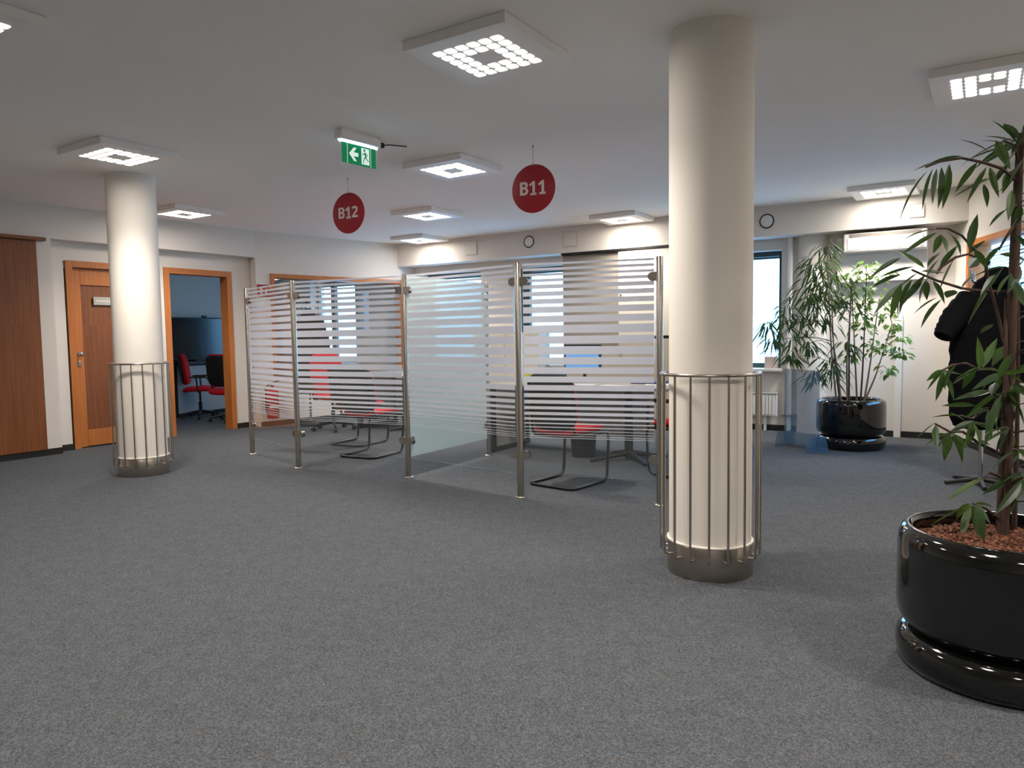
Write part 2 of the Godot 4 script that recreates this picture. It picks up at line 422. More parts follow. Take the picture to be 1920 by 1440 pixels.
const PALM_BRANCHES := [[[1.866,1.778,-2.7],[1.784,1.823,-2.67],[1.697,1.839,-2.64],[1.6,1.849,-2.61],[1.506,1.831,-2.58],[1.441,1.806,-2.55]],[[1.864,1.845,-2.7],[1.813,1.9,-2.65],[1.74,1.905,-2.6]],[[1.868,1.699,-2.7],[1.792,1.675,-2.65]],[[1.878,1.383,-2.72],[1.752,1.383,-2.686],[1.639,1.394,-2.652],[1.528,1.421,-2.618],[1.469,1.435,-2.584],[1.4,1.455,-2.55]],[[1.83,1.198,-2.7],[1.788,1.325,-2.686],[1.747,1.416,-2.671],[1.727,1.471,-2.657],[1.674,1.532,-2.643],[1.619,1.581,-2.629],[1.56,1.604,-2.614],[1.513,1.603,-2.6]],[[1.867,1.643,-2.7],[1.81,1.573,-2.68],[1.775,1.532,-2.66]],[[1.517,1.447,-2.6],[1.541,1.47,-2.615],[1.6,1.504,-2.63],[1.654,1.516,-2.645],[1.72,1.494,-2.66]],[[1.838,1.08,-2.7],[1.769,1.098,-2.67],[1.702,1.097,-2.64],[1.635,1.123,-2.61],[1.57,1.12,-2.58],[1.518,1.104,-2.55]],[[1.836,0.977,-2.7],[1.726,1.017,-2.6]],[[1.838,0.909,-2.7],[1.737,0.953,-2.65],[1.658,0.924,-2.6],[1.58,0.942,-2.55]],[[1.836,0.774,-2.7],[1.724,0.824,-2.663],[1.64,0.873,-2.625],[1.569,0.879,-2.587],[1.494,0.914,-2.55]],[[1.838,0.687,-2.7],[1.756,0.717,-2.65],[1.711,0.709,-2.6]],[[1.825,0.532,-2.7],[1.731,0.589,-2.625],[1.635,0.626,-2.55]],[[1.842,0.774,-2.7],[1.856,0.798,-2.66],[1.852,0.799,-2.62]],[[1.834,0.625,-2.7],[1.854,0.676,-2.66],[1.861,0.703,-2.62]]]

# ------------------------------------------------------------------ setting
# wall from plan point A to B (x, depth); its thickness lies on the left of that direction
func slab(called: String, A: Vector2, B: Vector2, thick: float, y0: float, y1: float, holes: Array, m: Material, label: String) -> MeshInstance3D:
	var d := B - A
	var L := d.length()
	var xs := [0.0, L]
	var ys := [y0, y1]
	for h in holes:
		xs.append(h[0]); xs.append(h[1]); ys.append(h[2]); ys.append(h[3])
	xs.sort()
	ys.sort()
	var mb := MB.new()
	for i in xs.size() - 1:
		if xs[i + 1] - xs[i] < 0.0005: continue
		var cx: float = (xs[i] + xs[i + 1]) * 0.5
		var run := -1.0
		for j in ys.size() - 1:
			if ys[j + 1] - ys[j] < 0.0005: continue
			var cy: float = (ys[j] + ys[j + 1]) * 0.5
			var open := false
			for h in holes:
				if cx > h[0] and cx < h[1] and cy > h[2] and cy < h[3]:
					open = true
			if not open:
				mb.box(Vector3(cx, cy, -thick * 0.5), Vector3(xs[i + 1] - xs[i], ys[j + 1] - ys[j], thick))
	var o := part(self, called, mb, m)
	o.position = Vector3(A.x, 0, -A.y)
	o.rotation.y = atan2(d.y, d.x)
	tag(o, label, "wall", "", "structure")
	return o

func flat(called: String, pts: Array, y0: float, y1: float, m: Material, label: String, category: String) -> void:
	var poly := PackedVector2Array()
	for p in pts:
		poly.append(Vector2(p.x, p.y))
	var mb := MB.new()
	# local xy -> world x, -z ; extruded upwards
	mb.prism(poly, y0, y1, Transform3D(Basis(Vector3(1, 0, 0), Vector3(0, 0, -1), Vector3(0, 1, 0)), Vector3.ZERO))
	var o := part(self, called, mb, m)
	tag(o, label, category, "", "structure")

func skirting(called: String, runs: Array, label: String) -> void:
	var mb := MB.new()
	for r in runs:
		var A: Vector2 = r[0]
		var B: Vector2 = r[1]
		var d := B - A
		var an := atan2(d.y, d.x)
		var mid := (A + B) * 0.5
		var nrm := Vector2(d.y, -d.x).normalized() * 0.007
		mb.box(Vector3(mid.x + nrm.x, 0.036, -(mid.y + nrm.y)), Vector3(d.length(), 0.07, 0.014), Basis(Vector3.UP, an))
	var o := part(self, called, mb, M.skirting)
	tag(o, label, "baseboard", "", "structure")

func facade_window(called: String, a0: float, a1: float, y0: float, y1: float, muls: Array, label: String, left := 0.06) -> void:
	var slats := true
	var b := 9.64
	var w := thing(called, label, "window", UVp(a0, b), YU, "", "structure")
	var L := a1 - a0
	var f := 0.06
	var mb := MB.new()
	mb.box(Vector3(L * 0.5, y0 + f * 0.5, 0), Vector3(L, f, 0.07))
	mb.box(Vector3(L * 0.5, y1 - f * 0.5, 0), Vector3(L, f, 0.07))
	mb.box(Vector3(left * 0.5, (y0 + y1) * 0.5, 0), Vector3(left, y1 - y0 - 2 * f, 0.07))
	mb.box(Vector3(L - f * 0.5, (y0 + y1) * 0.5, 0), Vector3(f, y1 - y0 - 2 * f, 0.07))
	for x in muls:
		mb.box(Vector3(x, (y0 + y1) * 0.5, 0), Vector3(0.1, y1 - y0 - 2 * f, 0.075))
	part(w, "window_frame", mb, M.green_frame)
	var edges := [left - 0.03]
	for x in muls: edges.append(x)
	edges.append(L - f * 0.5)
	for i in edges.size() - 1:
		var g := MB.new()
		g.box(Vector3((edges[i] + edges[i + 1]) * 0.5, (y0 + y1) * 0.5, -0.005), Vector3(edges[i + 1] - edges[i] - 0.05, y1 - y0 - 0.11, 0.008))
		part(w, "pane", g, M.glass)
	var s := MB.new()
	s.cbox(Vector3(L * 0.5, y0 - 0.018, 0.12), Vector3(L + 0.06, 0.034, 0.36), 0.006)
	part(w, "window_sill", s, M.sill)
	if slats:
		var sl := MB.new()
		sl.box(Vector3.ZERO, Vector3(L - 0.02, 0.003, 0.016))
		var sm := sl.mesh()
		var y := y0 + 0.12
		while y < y1 - 0.08:
			part(w, "blind_slat", sm, M.slat, Transform3D(Basis(), Vector3(L * 0.5, y, -0.1)))
			y += 0.094
		var hd := MB.new()
		hd.box(Vector3(L * 0.5, y1 - 0.05, -0.1), Vector3(L - 0.02, 0.06, 0.05))
		part(w, "blind_headrail", hd, M.green_frame)

func build_setting() -> void:
	var F0 := Vector2(-5.06, 8.02)
	var D := Vector2(0.565, 0.825)
	var N := Vector2(-0.825, 0.565)
	var W1 := F0 + D * 2.66
	var W2 := Vector2(-1.60, 12.145)
	var LL := F0 - D * 1.2
	var LB := Vector2(LL.x, -3.6)
	var RB := Vector2(4.05, -3.6)
	var RC := Vector2(4.91, 8.07)
	var RM := Vector2(4.05, 4.18)
	var fa0 := U * -11.9 + V * 9.45
	var fa1 := U * 0.2 + V * 9.45
	var QF := Vector2(-4.61, 14.03)
	var Q0 := Vector2(-7.3, 8.58)
	var fo0 := U * -11.9 + V * 9.8
	var fo1 := U * 0.2 + V * 9.8
	var out := [Vector2(LB.x - 0.3, -3.9), Vector2(4.35, -3.9), Vector2(4.35, 4.2), Vector2(5.3, 7.9), fo1, fo0, Vector2(-7.7, 8.6), Vector2(LL.x - 0.3, 6.8)]
	flat("floor", out, -0.2, 0.0, M.carpet, "speckled grey carpet covering the hall", "floor")
	flat("ceiling", out, HC, HC + 0.2, M.ceiling, "plain off-white plaster ceiling", "ceiling")
	# facade with its window openings
	var oa := -11.9
	var holes := []
	for w in [[-10.26, -9.14, 0.79, 2.26], [-7.62, -6.45, 0.80, 2.26], [-5.86, -4.60, 0.80, 2.26], [-3.1, -1.95, 0.78, 2.25]]:
		holes.append([w[0] - oa, w[1] - oa, w[2], w[3]])
	slab("wall_back", fa0, fa1, 0.35, 0.0, HC, holes, M.wall, "white facade wall with deep window reveals")
	facade_window("window_1", -7.62, -6.45, 0.80, 2.26, [], "bluish bright window behind the satin glass screen")
	facade_window("window_2", -5.86, -4.60, 0.80, 2.26, [], "bright window left of the tall cupboard, behind striped glass", 0.2)
	facade_window("window_3", -3.1, -1.95, 0.78, 2.25, [], "bright window right of the near column, above the radiator")
	facade_window("window_4", -10.26, -9.14, 0.79, 2.26, [0.42], "bright window in the office seen through the wooden-framed interior window")
	# bulkhead above the facade
	var bulk := MB.new()
	var bl := 8.2
	bulk.box(Vector3(bl * 0.5, (2.383 + HC) * 0.5, 0.16 - 0.005), Vector3(bl, HC - 2.383, 0.33))
	var bo := part(self, "trim_1", bulk, M.wall)
	bo.position = UVp(-8.02, 9.45)
	bo.rotation.y = YU
	tag(bo, "white bulkhead running below the ceiling above the windows", "bulkhead", "", "structure")
	# left wall: front plane, recess with two doors, then the wall with the interior window
	slab("wall_left", LL, F0 + D * 0.04, 0.2, 0, HC, [], M.wall, "white wall beside the wooden cupboard")
	var R0 := F0 + N * 0.17
	slab("wall_left_recess", R0 - D * 0.1, R0 + D * 2.75, 0.14, 0, HC, [[0.33, 1.33, 0, 2.165], [1.51, 2.475, 0, 2.165]], M.wall, "white recessed wall with two wooden door frames")
	slab("wall_left_header", F0 + D * 0.04, W1, 0.17, 2.378, HC, [], M.wall, "white header above the two doors")
	var dB := (W2 - W1).normalized()
	var LBn := (W2 - W1).length()
	slab("wall_left_rear", W1, W2, 0.16, 0, HC, [[0.21, 2.52, 0.72, 2.165]], M.wall, "white wall with a wooden-framed interior window")
	# right wall with an interior window, rest of the hall behind the viewer
	slab("wall_right", RC, RM, 0.2, 0, HC, [[0.36, 2.3, 0.86, 2.16]], M.wall, "white wall with a wooden-framed window at the right")
	slab("wall_right_front", RM, RB, 0.2, 0, HC, [], M.wall, "white wall along the right side")
	slab("wall_front", RB, LB, 0.2, 0, HC, [], M.wall, "white wall behind the viewer")
	slab("wall_left_front", LB, LL, 0.2, 0, HC, [], M.wall, "white wall along the left side")
	# office behind the left wall
	slab("wall_office_far", Q0, QF, 0.2, 0, HC, [], M.wall, "far wall of the dim office behind the doors")
	slab("wall_office_end", LL + Vector2(-0.2, 0.1), Q0, 0.2, 0, HC, [], M.wall, "end wall of the dim office")
	skirting("baseboard_left", [[F0 - D * 0.12, F0 + D * 0.04], [R0 + D * 0.04, R0 + D * 0.235], [R0 + D * 2.39, R0 + D * 2.66], [W1, W2]], "black skirting board along the left walls")
	skirting("baseboard_back", [[U * -8.0 + V * 9.45, U * 0.06 + V * 9.45]], "black skirting board under the windows")
	skirting("baseboard_right", [[RC, RM]], "black skirting board along the right wall")
	skirting("baseboard_office", [[Q0, QF]], "black skirting board in the dim office")
	# doors
	var an := atan2(D.y, D.x)
	var d1 := thing("door_1", "closed orange-brown wooden door with recessed panel beside the far column", "door", P(R0.x + D.x * 0.245, 0, R0.y + D.y * 0.245), an, "", "structure")
	door_frame(d1, 0.975, 2.17, 0.075)
	var leaf := MB.new()
	# leaf made of stiles and rails round a recessed panel
	var x0 := 0.075
	var lw := 0.825
	var zl := -0.055
	for sx in [[x0 + 0.05, 0.10], [x0 + lw - 0.05, 0.10]]:
		leaf.cbox(Vector3(sx[0], 1.05, zl), Vector3(sx[1], 2.08, 0.04), 0.003)
	leaf.cbox(Vector3(x0 + lw * 0.5, 1.995, zl), Vector3(lw - 0.2, 0.19, 0.04), 0.003)
	leaf.cbox(Vector3(x0 + lw * 0.5, 0.11, zl), Vector3(lw - 0.2, 0.19, 0.04), 0.003)
	var lf := part(d1, "door_leaf", leaf, M.wood)
	var pan := MB.new()
	pan.box(Vector3(x0 + lw * 0.5, 1.05, zl - 0.008), Vector3(lw - 0.19, 1.72, 0.02))
	part(lf, "recessed_panel", pan, M.wood_dark)
	var kn := MB.new()
	kn.lathe([Vector2(0, 0.0), Vector2(0.027, 0.0), Vector2(0.027, 0.006), Vector2(0.011, 0.01), Vector2(0.011, 0.03), Vector2(0.026, 0.04), Vector2(0.03, 0.055), Vector2(0.022, 0.07), Vector2(0, 0.074)], 20, Vector3(x0 + 0.045, 1.10, zl + 0.02), Basis(Vector3.RIGHT, PI / 2))
	part(lf, "door_knob", kn, M.chrome)
	var lk := MB.new()
	lk.cbox(Vector3(x0 + 0.045, 0.99, zl + 0.025), Vector3(0.035, 0.065, 0.012), 0.004)
	lk.box(Vector3(x0 + 0.045, 0.985, zl + 0.032), Vector3(0.008, 0.02, 0.004))
	part(lf, "lock_plate", lk, M.steel_dark)
	var sg := MB.new()
	sg.cbox(Vector3(x0 + 0.37, 1.72, zl + 0.026), Vector3(0.27, 0.095, 0.008), 0.002)
	var sgp := part(lf, "door_sign", sg, M.lightgrey, Transform3D(), "grey name plate with a short line of white lettering")
	var let := MB.new()
	var lx := x0 + 0.27
	for wd in [0.012, 0.008, 0.014, 0.007, 0.012, 0.010, 0.013, 0.0, 0.012]:
		if wd > 0.0:
			let.box(Vector3(lx + wd * 0.5, 1.72, zl + 0.0305), Vector3(wd, 0.022, 0.002))
		lx += wd + 0.009
	part(sgp, "lettering", let, M.signwhite)
	var d2 := thing("door_2", "open doorway with wooden frame leading to the dark blue office", "doorway", P(R0.x + D.x * 1.41, 0, R0.y + D.y * 1.41), an, "", "structure")
	door_frame(d2, 0.975, 2.17, 0.075)
	# interior window on the rear left wall
	var aw := atan2(dB.y, dB.x)
	var iw := thing("window_5", "wooden-framed interior window to the office behind the left glass booth", "window", P(W1.x + dB.x * 0.21, 0, W1.y + dB.y * 0.21), aw, "", "structure")
	wood_frame(iw, 2.31, 0.72, 2.165, 0.06, 0.18)
	# window on the right wall
	var dR := (RM - RC).normalized()
	var rw := thing("window_6", "wooden-framed window with pale horizontal blinds on the right wall", "window", P(RC.x + dR.x * 0.36, 0, RC.y + dR.y * 0.36), atan2(dR.y, dR.x), "", "structure")
	wood_frame(rw, 1.94, 0.86, 2.16, 0.06, 0.2)
	var sl := MB.new()
	sl.box(Vector3.ZERO, Vector3(1.8, 0.002, 0.032))
	var sm := sl.mesh()
	var y := 0.96
	while y < 2.07:
		part(rw, "blind_slat", sm, M.slat, Transform3D(Basis(Vector3.RIGHT, deg_to_rad(38)), Vector3(0.97, y, -0.16)))
		y += 0.034

func font(weight: int) -> SystemFont:
	var f := SystemFont.new()
	f.font_names = PackedStringArray(["Droid Sans"])
	f.font_weight = weight
	return f

func door_frame(t: Node3D, w: float, h: float, f: float) -> void:
	# casing in front of the wall and lining through it; local z=0 is the wall face
	for s in [0, 1]:
		var mb := MB.new()
		mb.cbox(Vector3(f * 0.5 if s == 0 else w - f * 0.5, h * 0.5, 0.009), Vector3(f, h, 0.018), 0.003)
		mb.box(Vector3((f - 0.012) if s == 0 else w - f + 0.012, (h - f) * 0.5, -0.07), Vector3(0.024, h - f, 0.15))
		part(t, "jamb", mb, M.wood)
	var top := MB.new()
	top.cbox(Vector3(w * 0.5, h - f * 0.5, 0.009), Vector3(w - 2 * f, f, 0.018), 0.003)
	top.box(Vector3(w * 0.5, h - f + 0.012, -0.07), Vector3(w - 2 * f, 0.024, 0.15))
	part(t, "door_head", top, M.wood)

func wood_frame(t: Node3D, w: float, y0: float, y1: float, f: float, depth: float) -> void:
	for s in [0, 1]:
		var mb := MB.new()
		mb.cbox(Vector3(f * 0.5 if s == 0 else w - f * 0.5, (y0 + y1) * 0.5, 0.008 - depth * 0.5 + 0.008), Vector3(f, y1 - y0, depth + 0.016), 0.003)
		part(t, "jamb", mb, M.wood)
	for yy in [y0 + f * 0.5, y1 - f * 0.5]:
		var mb := MB.new()
		mb.cbox(Vector3(w * 0.5, yy, 0.016 - depth * 0.5), Vector3(w - 2 * f, f, depth + 0.016), 0.003)
		part(t, "frame_rail", mb, M.wood)
	var g := MB.new()
	g.box(Vector3(w * 0.5, (y0 + y1) * 0.5, -depth * 0.4), Vector3(w - 2 * f + 0.01, y1 - y0 - 2 * f + 0.01, 0.008))
	part(t, "pane", g, M.glass)

# ------------------------------------------------------------------ columns
func column(at: Vector3, first: float, label: String) -> void:
	var t := thing("round_column", label, "column", at)
	var R := 0.2088
	var mb := MB.new()
	mb.lathe([Vector2(R, 0.165), Vector2(R, HC + 0.01)], 64)
	mb.lathe([Vector2(R, 0.165), Vector2(R + 0.012, 0.17), Vector2(R + 0.012, 0.175), Vector2(R, 0.178)], 64)
	part(t, "shaft", mb, M.plaster)
	var sb := MB.new()
	sb.lathe([Vector2(0.215, 0.0), Vector2(0.2165, 0.003), Vector2(0.2165, 0.164), Vector2(0.2145, 0.167), Vector2(0.2, 0.167)], 64)
	part(t, "steel_base", sb, M.steel_dark)
	var rail := MB.new()
	var pts := []
	for k in 72:
		var a := TAU * k / 72
		pts.append(Vector3(cos(a) * 0.2497, 1.036, sin(a) * 0.2497))
	rail.tube(pts, 0.0085, 10, true)
	part(t, "guard_rail", rail, M.steel)
	var rod := MB.new()
	var rp := [Vector3(0.2497, 1.034, 0), Vector3(0.2497, 0.118, 0), Vector3(0.2475, 0.108, 0), Vector3(0.241, 0.1035, 0), Vector3(0.214, 0.1035, 0)]
	rod.tube(rp, 0.0062, 8)
	var rm := rod.mesh()
	for k in 17:
		part(t, "guard_rod", rm, M.steel, Transform3D(Basis(Vector3.UP, first + TAU * k / 17.0), Vector3.ZERO))

# ------------------------------------------------------------------ glass screens
const GAPS := [1.791, 1.754, 1.713, 1.673, 1.630, 1.579, 1.524, 1.465, 1.398, 1.327, 1.246, 1.167, 1.087, 1.012, 0.943, 0.878, 0.816, 0.765, 0.717, 0.674, 0.631, 0.593, 0.563, 0.536, 0.512, 0.492, 0.476, 0.462]

func screen_post(p: Vector2, clamps: Array, label: String) -> void:
	# clamps: plan directions (angles) in which a pane is held
	var t := thing("screen_post", label, "post", P(p.x, 0, p.y), 0.0, "steel posts of the glass screens")
	var mb := MB.new()
	mb.lathe([Vector2(0.025, 0.006), Vector2(0.025, 1.786), Vector2(0.0235, 1.79), Vector2(0, 1.791)], 24)
	part(t, "tube", mb, M.steel)
	var bp := MB.new()
	bp.lathe([Vector2(0.045, 0.0), Vector2(0.046, 0.004), Vector2(0.043, 0.009), Vector2(0.026, 0.011), Vector2(0.0, 0.011)], 28)
	part(t, "base_plate", bp, M.steel)
	# clamp: a D-shaped block on each side of the pane
	var poly := PackedVector2Array([Vector2(0.018, -0.031)])
	for k in 13:
		var a := -PI / 2 + PI * k / 12.0
		poly.append(Vector2(0.052 + cos(a) * 0.031, sin(a) * 0.031))
	poly.append(Vector2(0.018, 0.031))
	var cm := MB.new()
	cm.prism(poly, 0.0065, 0.017)
	cm.prism(poly, -0.017, -0.0065)
	cm.box(Vector3(0.028, 0, 0), Vector3(0.02, 0.058, 0.014))
	var cmesh := cm.mesh()
	for an in clamps:
		for y in [1.65, 0.33]:
			part(t, "glass_clamp", cmesh, M.steel, Transform3D(Basis(Vector3.UP, an), Vector3(0, y, 0)))

func glass_screen(A: Vector2, B: Vector2, striped: bool, label: String) -> void:
	var d := B - A
	var L := d.length()
	var t := thing("glass_screen", label, "screen", P(A.x, 0, A.y), atan2(d.y, d.x), "glass screens of the two booths")
	var x0 := 0.038
	var w := L - 0.076
	var mb := MB.new()
	mb.cbox(Vector3(L * 0.5, 0.98, 0), Vector3(w, 1.60, 0.010), 0.0015)
	part(t, "pane", mb, M.glass if striped else M.satin)
	if not striped:
		return
	for i in GAPS.size() - 1:
		var top: float = GAPS[i]
		var bot: float = GAPS[i + 1]
		var pitch := top - bot
		var hgt := maxf(pitch - 0.0208, 0.0032)
		var sm := MB.new()
		sm.box(Vector3(L * 0.5, (top + bot) * 0.5, 0.0062), Vector3(w - 0.002, hgt, 0.0012))
		part(t, "frosted_stripe", sm, M.frost)

# ------------------------------------------------------------------ lamps
func ceiling_light(p: Vector2, label: String, proto: Node3D) -> Node3D:
	var at := Vector3(p.x, HC, -p.y)
	var t: Node3D
	if proto == null:
		t = thing("ceiling_light", label, "ceiling light", at, deg_to_rad(57.0), "square louvred ceiling lights")
		var S := 0.626
		var h := MB.new()
		h.cbox(Vector3(0, -0.026, 0), Vector3(S, 0.052, S), 0.003)
		part(t, "housing", h, M.housing)
		var c := MB.new()
		# rounded, slightly domed louvre cell
		var rings := []
		for lv in [[0.0295, 0.0], [0.0295, -0.001], [0.027, -0.003], [0.015, -0.004]]:
			var ring := []
			for k in 16:
				var a := TAU * k / 16.0
				var q := pow(pow(absf(cos(a)), 5.0) + pow(absf(sin(a)), 5.0), -0.2)
				ring.append(Vector3(cos(a) * q * lv[0], lv[1], sin(a) * q * lv[0]))
			rings.append(ring)
		c.loft(rings)
		var cm := c.mesh()
		for i in 6:
			for j in 6:
				if i in [2, 3] and j in [2, 3]: continue
				part(t, "light_cell", cm, M.cell, Transform3D(Basis(), Vector3((i - 2.5) * 0.0715, -0.052, (j - 2.5) * 0.0715)))
	else:
		t = copy(proto, at, deg_to_rad(57.0), label)
	var s := SpotLight3D.new()
	s.name = "ceiling_light_beam"
	s.position = at + Vector3(0, -0.15, 0)
	s.rotation.x = -PI / 2
	s.light_color = LAMP_COLOR
	s.light_energy = LAMP_ENERGY
	s.light_size = 0.085
	s.spot_angle = BEAM_ANGLE
	s.spot_angle_attenuation = 1.0
	s.spot_range = 20.0
	s.spot_attenuation = 2.0
	s.shadow_enabled = true
	add_child(s, true)
	# soft wide part of the light, the size of the louvre field
	var ar := AreaLight3D.new()
	ar.name = "ceiling_light_panel"
	ar.area_size = Vector2(0.43, 0.43)
	ar.position = at + Vector3(0, -0.062, 0)
	ar.rotation = Vector3(-PI / 2, deg_to_rad(57.0), 0)
	ar.light_color = LAMP_COLOR
	ar.light_energy = PANEL_ENERGY
	ar.area_range = 20.0
	ar.area_attenuation = 2.0
	ar.area_normalize_energy = true
	ar.shadow_enabled = true
	add_child(ar, true)
	return t

# ------------------------------------------------------------------ chairs
func bend(pts: Array, r: float) -> Array:
	# round the corners of a path
	var out := [pts[0]]
	for i in range(1, pts.size() - 1):
		var a: Vector3 = pts[i - 1]
		var b: Vector3 = pts[i]
		var c: Vector3 = pts[i + 1]
		var d1 := minf(r, (a - b).length() * 0.45)
		var d2 := minf(r, (c - b).length() * 0.45)
		var p := b + (a - b).normalized() * d1
		var q := b + (c - b).normalized() * d2
		for k in 6:
			var t := k / 5.0
			out.append(p.lerp(b, t).lerp(b.lerp(q, t), t))
	out.append(pts[pts.size() - 1])
	return out

func cushion(w: float, d: float, th: float, dish: float, sag: float) -> MB:
	# upholstered pad in the xz plane, y up, with rounded rim
	var mb := MB.new()
	var rings := []
	for lv in [[0.90, -0.5], [0.985, -0.3], [1.0, 0.0], [0.985, 0.3], [0.90, 0.5], [0.55, 0.56], [0.2, 0.56]]:
		var ring := []
		for k in 32:
			var a := TAU * k / 32.0
			var q := pow(pow(absf(cos(a)), 5.0) + pow(absf(sin(a)), 5.0), -0.2)
			var x: float = cos(a) * q * lv[0]
			var z: float = sin(a) * q * lv[0]
			var y: float = lv[1] * th + dish * x * x - sag * z * z
			ring.append(Vector3(x * w * 0.5, y, z * d * 0.5))
		rings.append(ring)
	mb.loft(rings)
	return mb

func visitor_chair(at: Vector3, turn: float, label: String, arms: bool) -> Node3D:
	var t := thing("cantilever_chair", label, "chair", at, turn, "black cantilever chairs with red upholstery")
	var W := 0.225
	var fr := MB.new()
	var path := [Vector3(-0.19, 0.90, 0.30), Vector3(-0.205, 0.50, 0.235), Vector3(-W, 0.425, 0.20), Vector3(-W, 0.43, -0.20), Vector3(-W, 0.40, -0.262), Vector3(-W, 0.014, -0.235), Vector3(-W, 0.014, 0.27), Vector3(W, 0.014, 0.27), Vector3(W, 0.014, -0.235), Vector3(W, 0.40, -0.262), Vector3(W, 0.43, -0.20), Vector3(W, 0.425, 0.20), Vector3(0.205, 0.50, 0.235), Vector3(0.19, 0.90, 0.30)]
	fr.tube(bend(path, 0.07), 0.0125, 10)
	part(t, "frame", fr, M.blacktube)
	part(t, "seat", cushion(0.46, 0.47, 0.055, 0.012, 0.012), M.red, Transform3D(Basis(), Vector3(0, 0.462, -0.01)))
	var shell := MB.new()
	shell.cbox(Vector3(0, 0.418, -0.01), Vector3(0.43, 0.022, 0.43), 0.008)
	part(t, "seat_shell", shell, M.black)
	var tilt := Basis(Vector3.RIGHT, deg_to_rad(90.0 + 9.0))
	part(t, "backrest", cushion(0.43, 0.44, 0.035, -0.045, 0.0), M.red, Transform3D(tilt, Vector3(0, 0.70, 0.235)))
	part(t, "back_shell", cushion(0.455, 0.47, 0.028, -0.045, 0.0), M.black, Transform3D(tilt, Vector3(0, 0.70, 0.268)))
	if arms:
		for s in [-1.0, 1.0]:
			var a := MB.new()
			a.tube(bend([Vector3(s * 0.235, 0.42, -0.24), Vector3(s * 0.25, 0.655, -0.22), Vector3(s * 0.25, 0.665, 0.20), Vector3(s * 0.205, 0.66, 0.255)], 0.05), 0.012, 8)
			a.cbox(Vector3(s * 0.25, 0.675, -0.02), Vector3(0.045, 0.022, 0.28), 0.008)
			part(t, "armrest", a, M.black)
	return t

func office_chair(at: Vector3, turn: float, label: String) -> void:
	var t := thing("swivel_chair", label, "chair", at, turn, "swivel chairs")
	var bs := MB.new()
	for k in 5:
		var a := TAU * k / 5.0
		var d := Vector3(cos(a), 0, sin(a))
		bs.tube([Vector3(0, 0.11, 0), d * 0.28 + Vector3(0, 0.075, 0)], [0.022, 0.014], 8)
	part(t, "star_base", bs, M.blacktube)
	for k in 5:
		var a := TAU * k / 5.0
		var c := MB.new()
		c.lathe([Vector2(0, -0.02), Vector2(0.03, -0.02), Vector2(0.03, 0.02), Vector2(0, 0.02)], 14, Vector3(cos(a) * 0.28, 0.031, sin(a) * 0.28), Basis(Vector3(cos(a), 0, sin(a)), PI / 2))
		part(t, "caster", c, M.black)
	var lift := MB.new()
	lift.lathe([Vector2(0.027, 0.09), Vector2(0.027, 0.26), Vector2(0.016, 0.262), Vector2(0.016, 0.42)], 14)
	part(t, "gas_lift", lift, M.blacktube)
	part(t, "seat", cushion(0.48, 0.48, 0.07, 0.012, 0.012), M.red, Transform3D(Basis(), Vector3(0, 0.46, 0)))
	var tilt := Basis(Vector3.RIGHT, deg_to_rad(90.0 + 8.0))
	part(t, "backrest", cushion(0.46, 0.5, 0.06, -0.05, 0.0), M.red, Transform3D(tilt, Vector3(0, 0.78, 0.23)))
	part(t, "back_shell", cushion(0.44, 0.46, 0.03, -0.05, 0.0), M.black, Transform3D(tilt, Vector3(0, 0.78, 0.272)))
	for s in [-1.0, 1.0]:
		var a := MB.new()
		a.tube(bend([Vector3(s * 0.2, 0.425, 0.0), Vector3(s * 0.27, 0.43, 0.0), Vector3(s * 0.27, 0.65, 0.02)], 0.04), 0.013, 8)
		a.cbox(Vector3(s * 0.27, 0.66, 0.0), Vector3(0.06, 0.025, 0.26), 0.01)
		part(t, "armrest", a, M.black)

# ------------------------------------------------------------------ desks and what stands in the booths
func booth_desk(a0: float, a1: float, b0: float, b1: float, star: Vector2, label: String) -> void:
	var t := thing("office_desk", label, "desk", UVp(a0, b0), YU)
	var L := a1 - a0
	var Dp := b1 - b0
	var top := MB.new()
	top.cbox(Vector3(L * 0.5, 0.722, -Dp * 0.5), Vector3(L, 0.026, Dp), 0.005)
	part(t, "desk_top", top, M.desktop)
	var ep := MB.new()
	ep.box(Vector3(0.03, 0.375, -Dp * 0.5), Vector3(0.03, 0.63, Dp - 0.16))
	part(t, "end_panel", ep, M.lightgrey)
	for z in [-0.05, -Dp + 0.05]:
		var lg := MB.new()
		lg.cbox(Vector3(0.035, 0.354, z), Vector3(0.05, 0.708, 0.06), 0.006)
		part(t, "leg", lg, M.black)
	var ft := MB.new()
	ft.cbox(Vector3(0.035, 0.025, -Dp * 0.5), Vector3(0.06, 0.05, Dp - 0.02), 0.008)
	part(t, "foot_rail", ft, M.black)
	var bk := MB.new()
	bk.box(Vector3(L * 0.42, 0.40, -Dp + 0.06), Vector3(L * 0.74, 0.5, 0.018))
	part(t, "modesty_panel", bk, M.lightgrey)
	var lx := star.x - a0
	var lz := -(star.y - b0)
	var st := MB.new()
	st.tube([Vector3(lx, 0.02, lz), Vector3(lx, 0.71, lz)], 0.042, 16)
	part(t, "pedestal", st, M.black)
	for k in 4:
		var an := PI / 4 + PI / 2 * k
		var f := MB.new()
		f.tube([Vector3(lx, 0.075, lz), Vector3(lx + cos(an) * 0.40, 0.018, lz + sin(an) * 0.40)], [0.03, 0.016], 8)
		part(t, "star_foot", f, M.black)

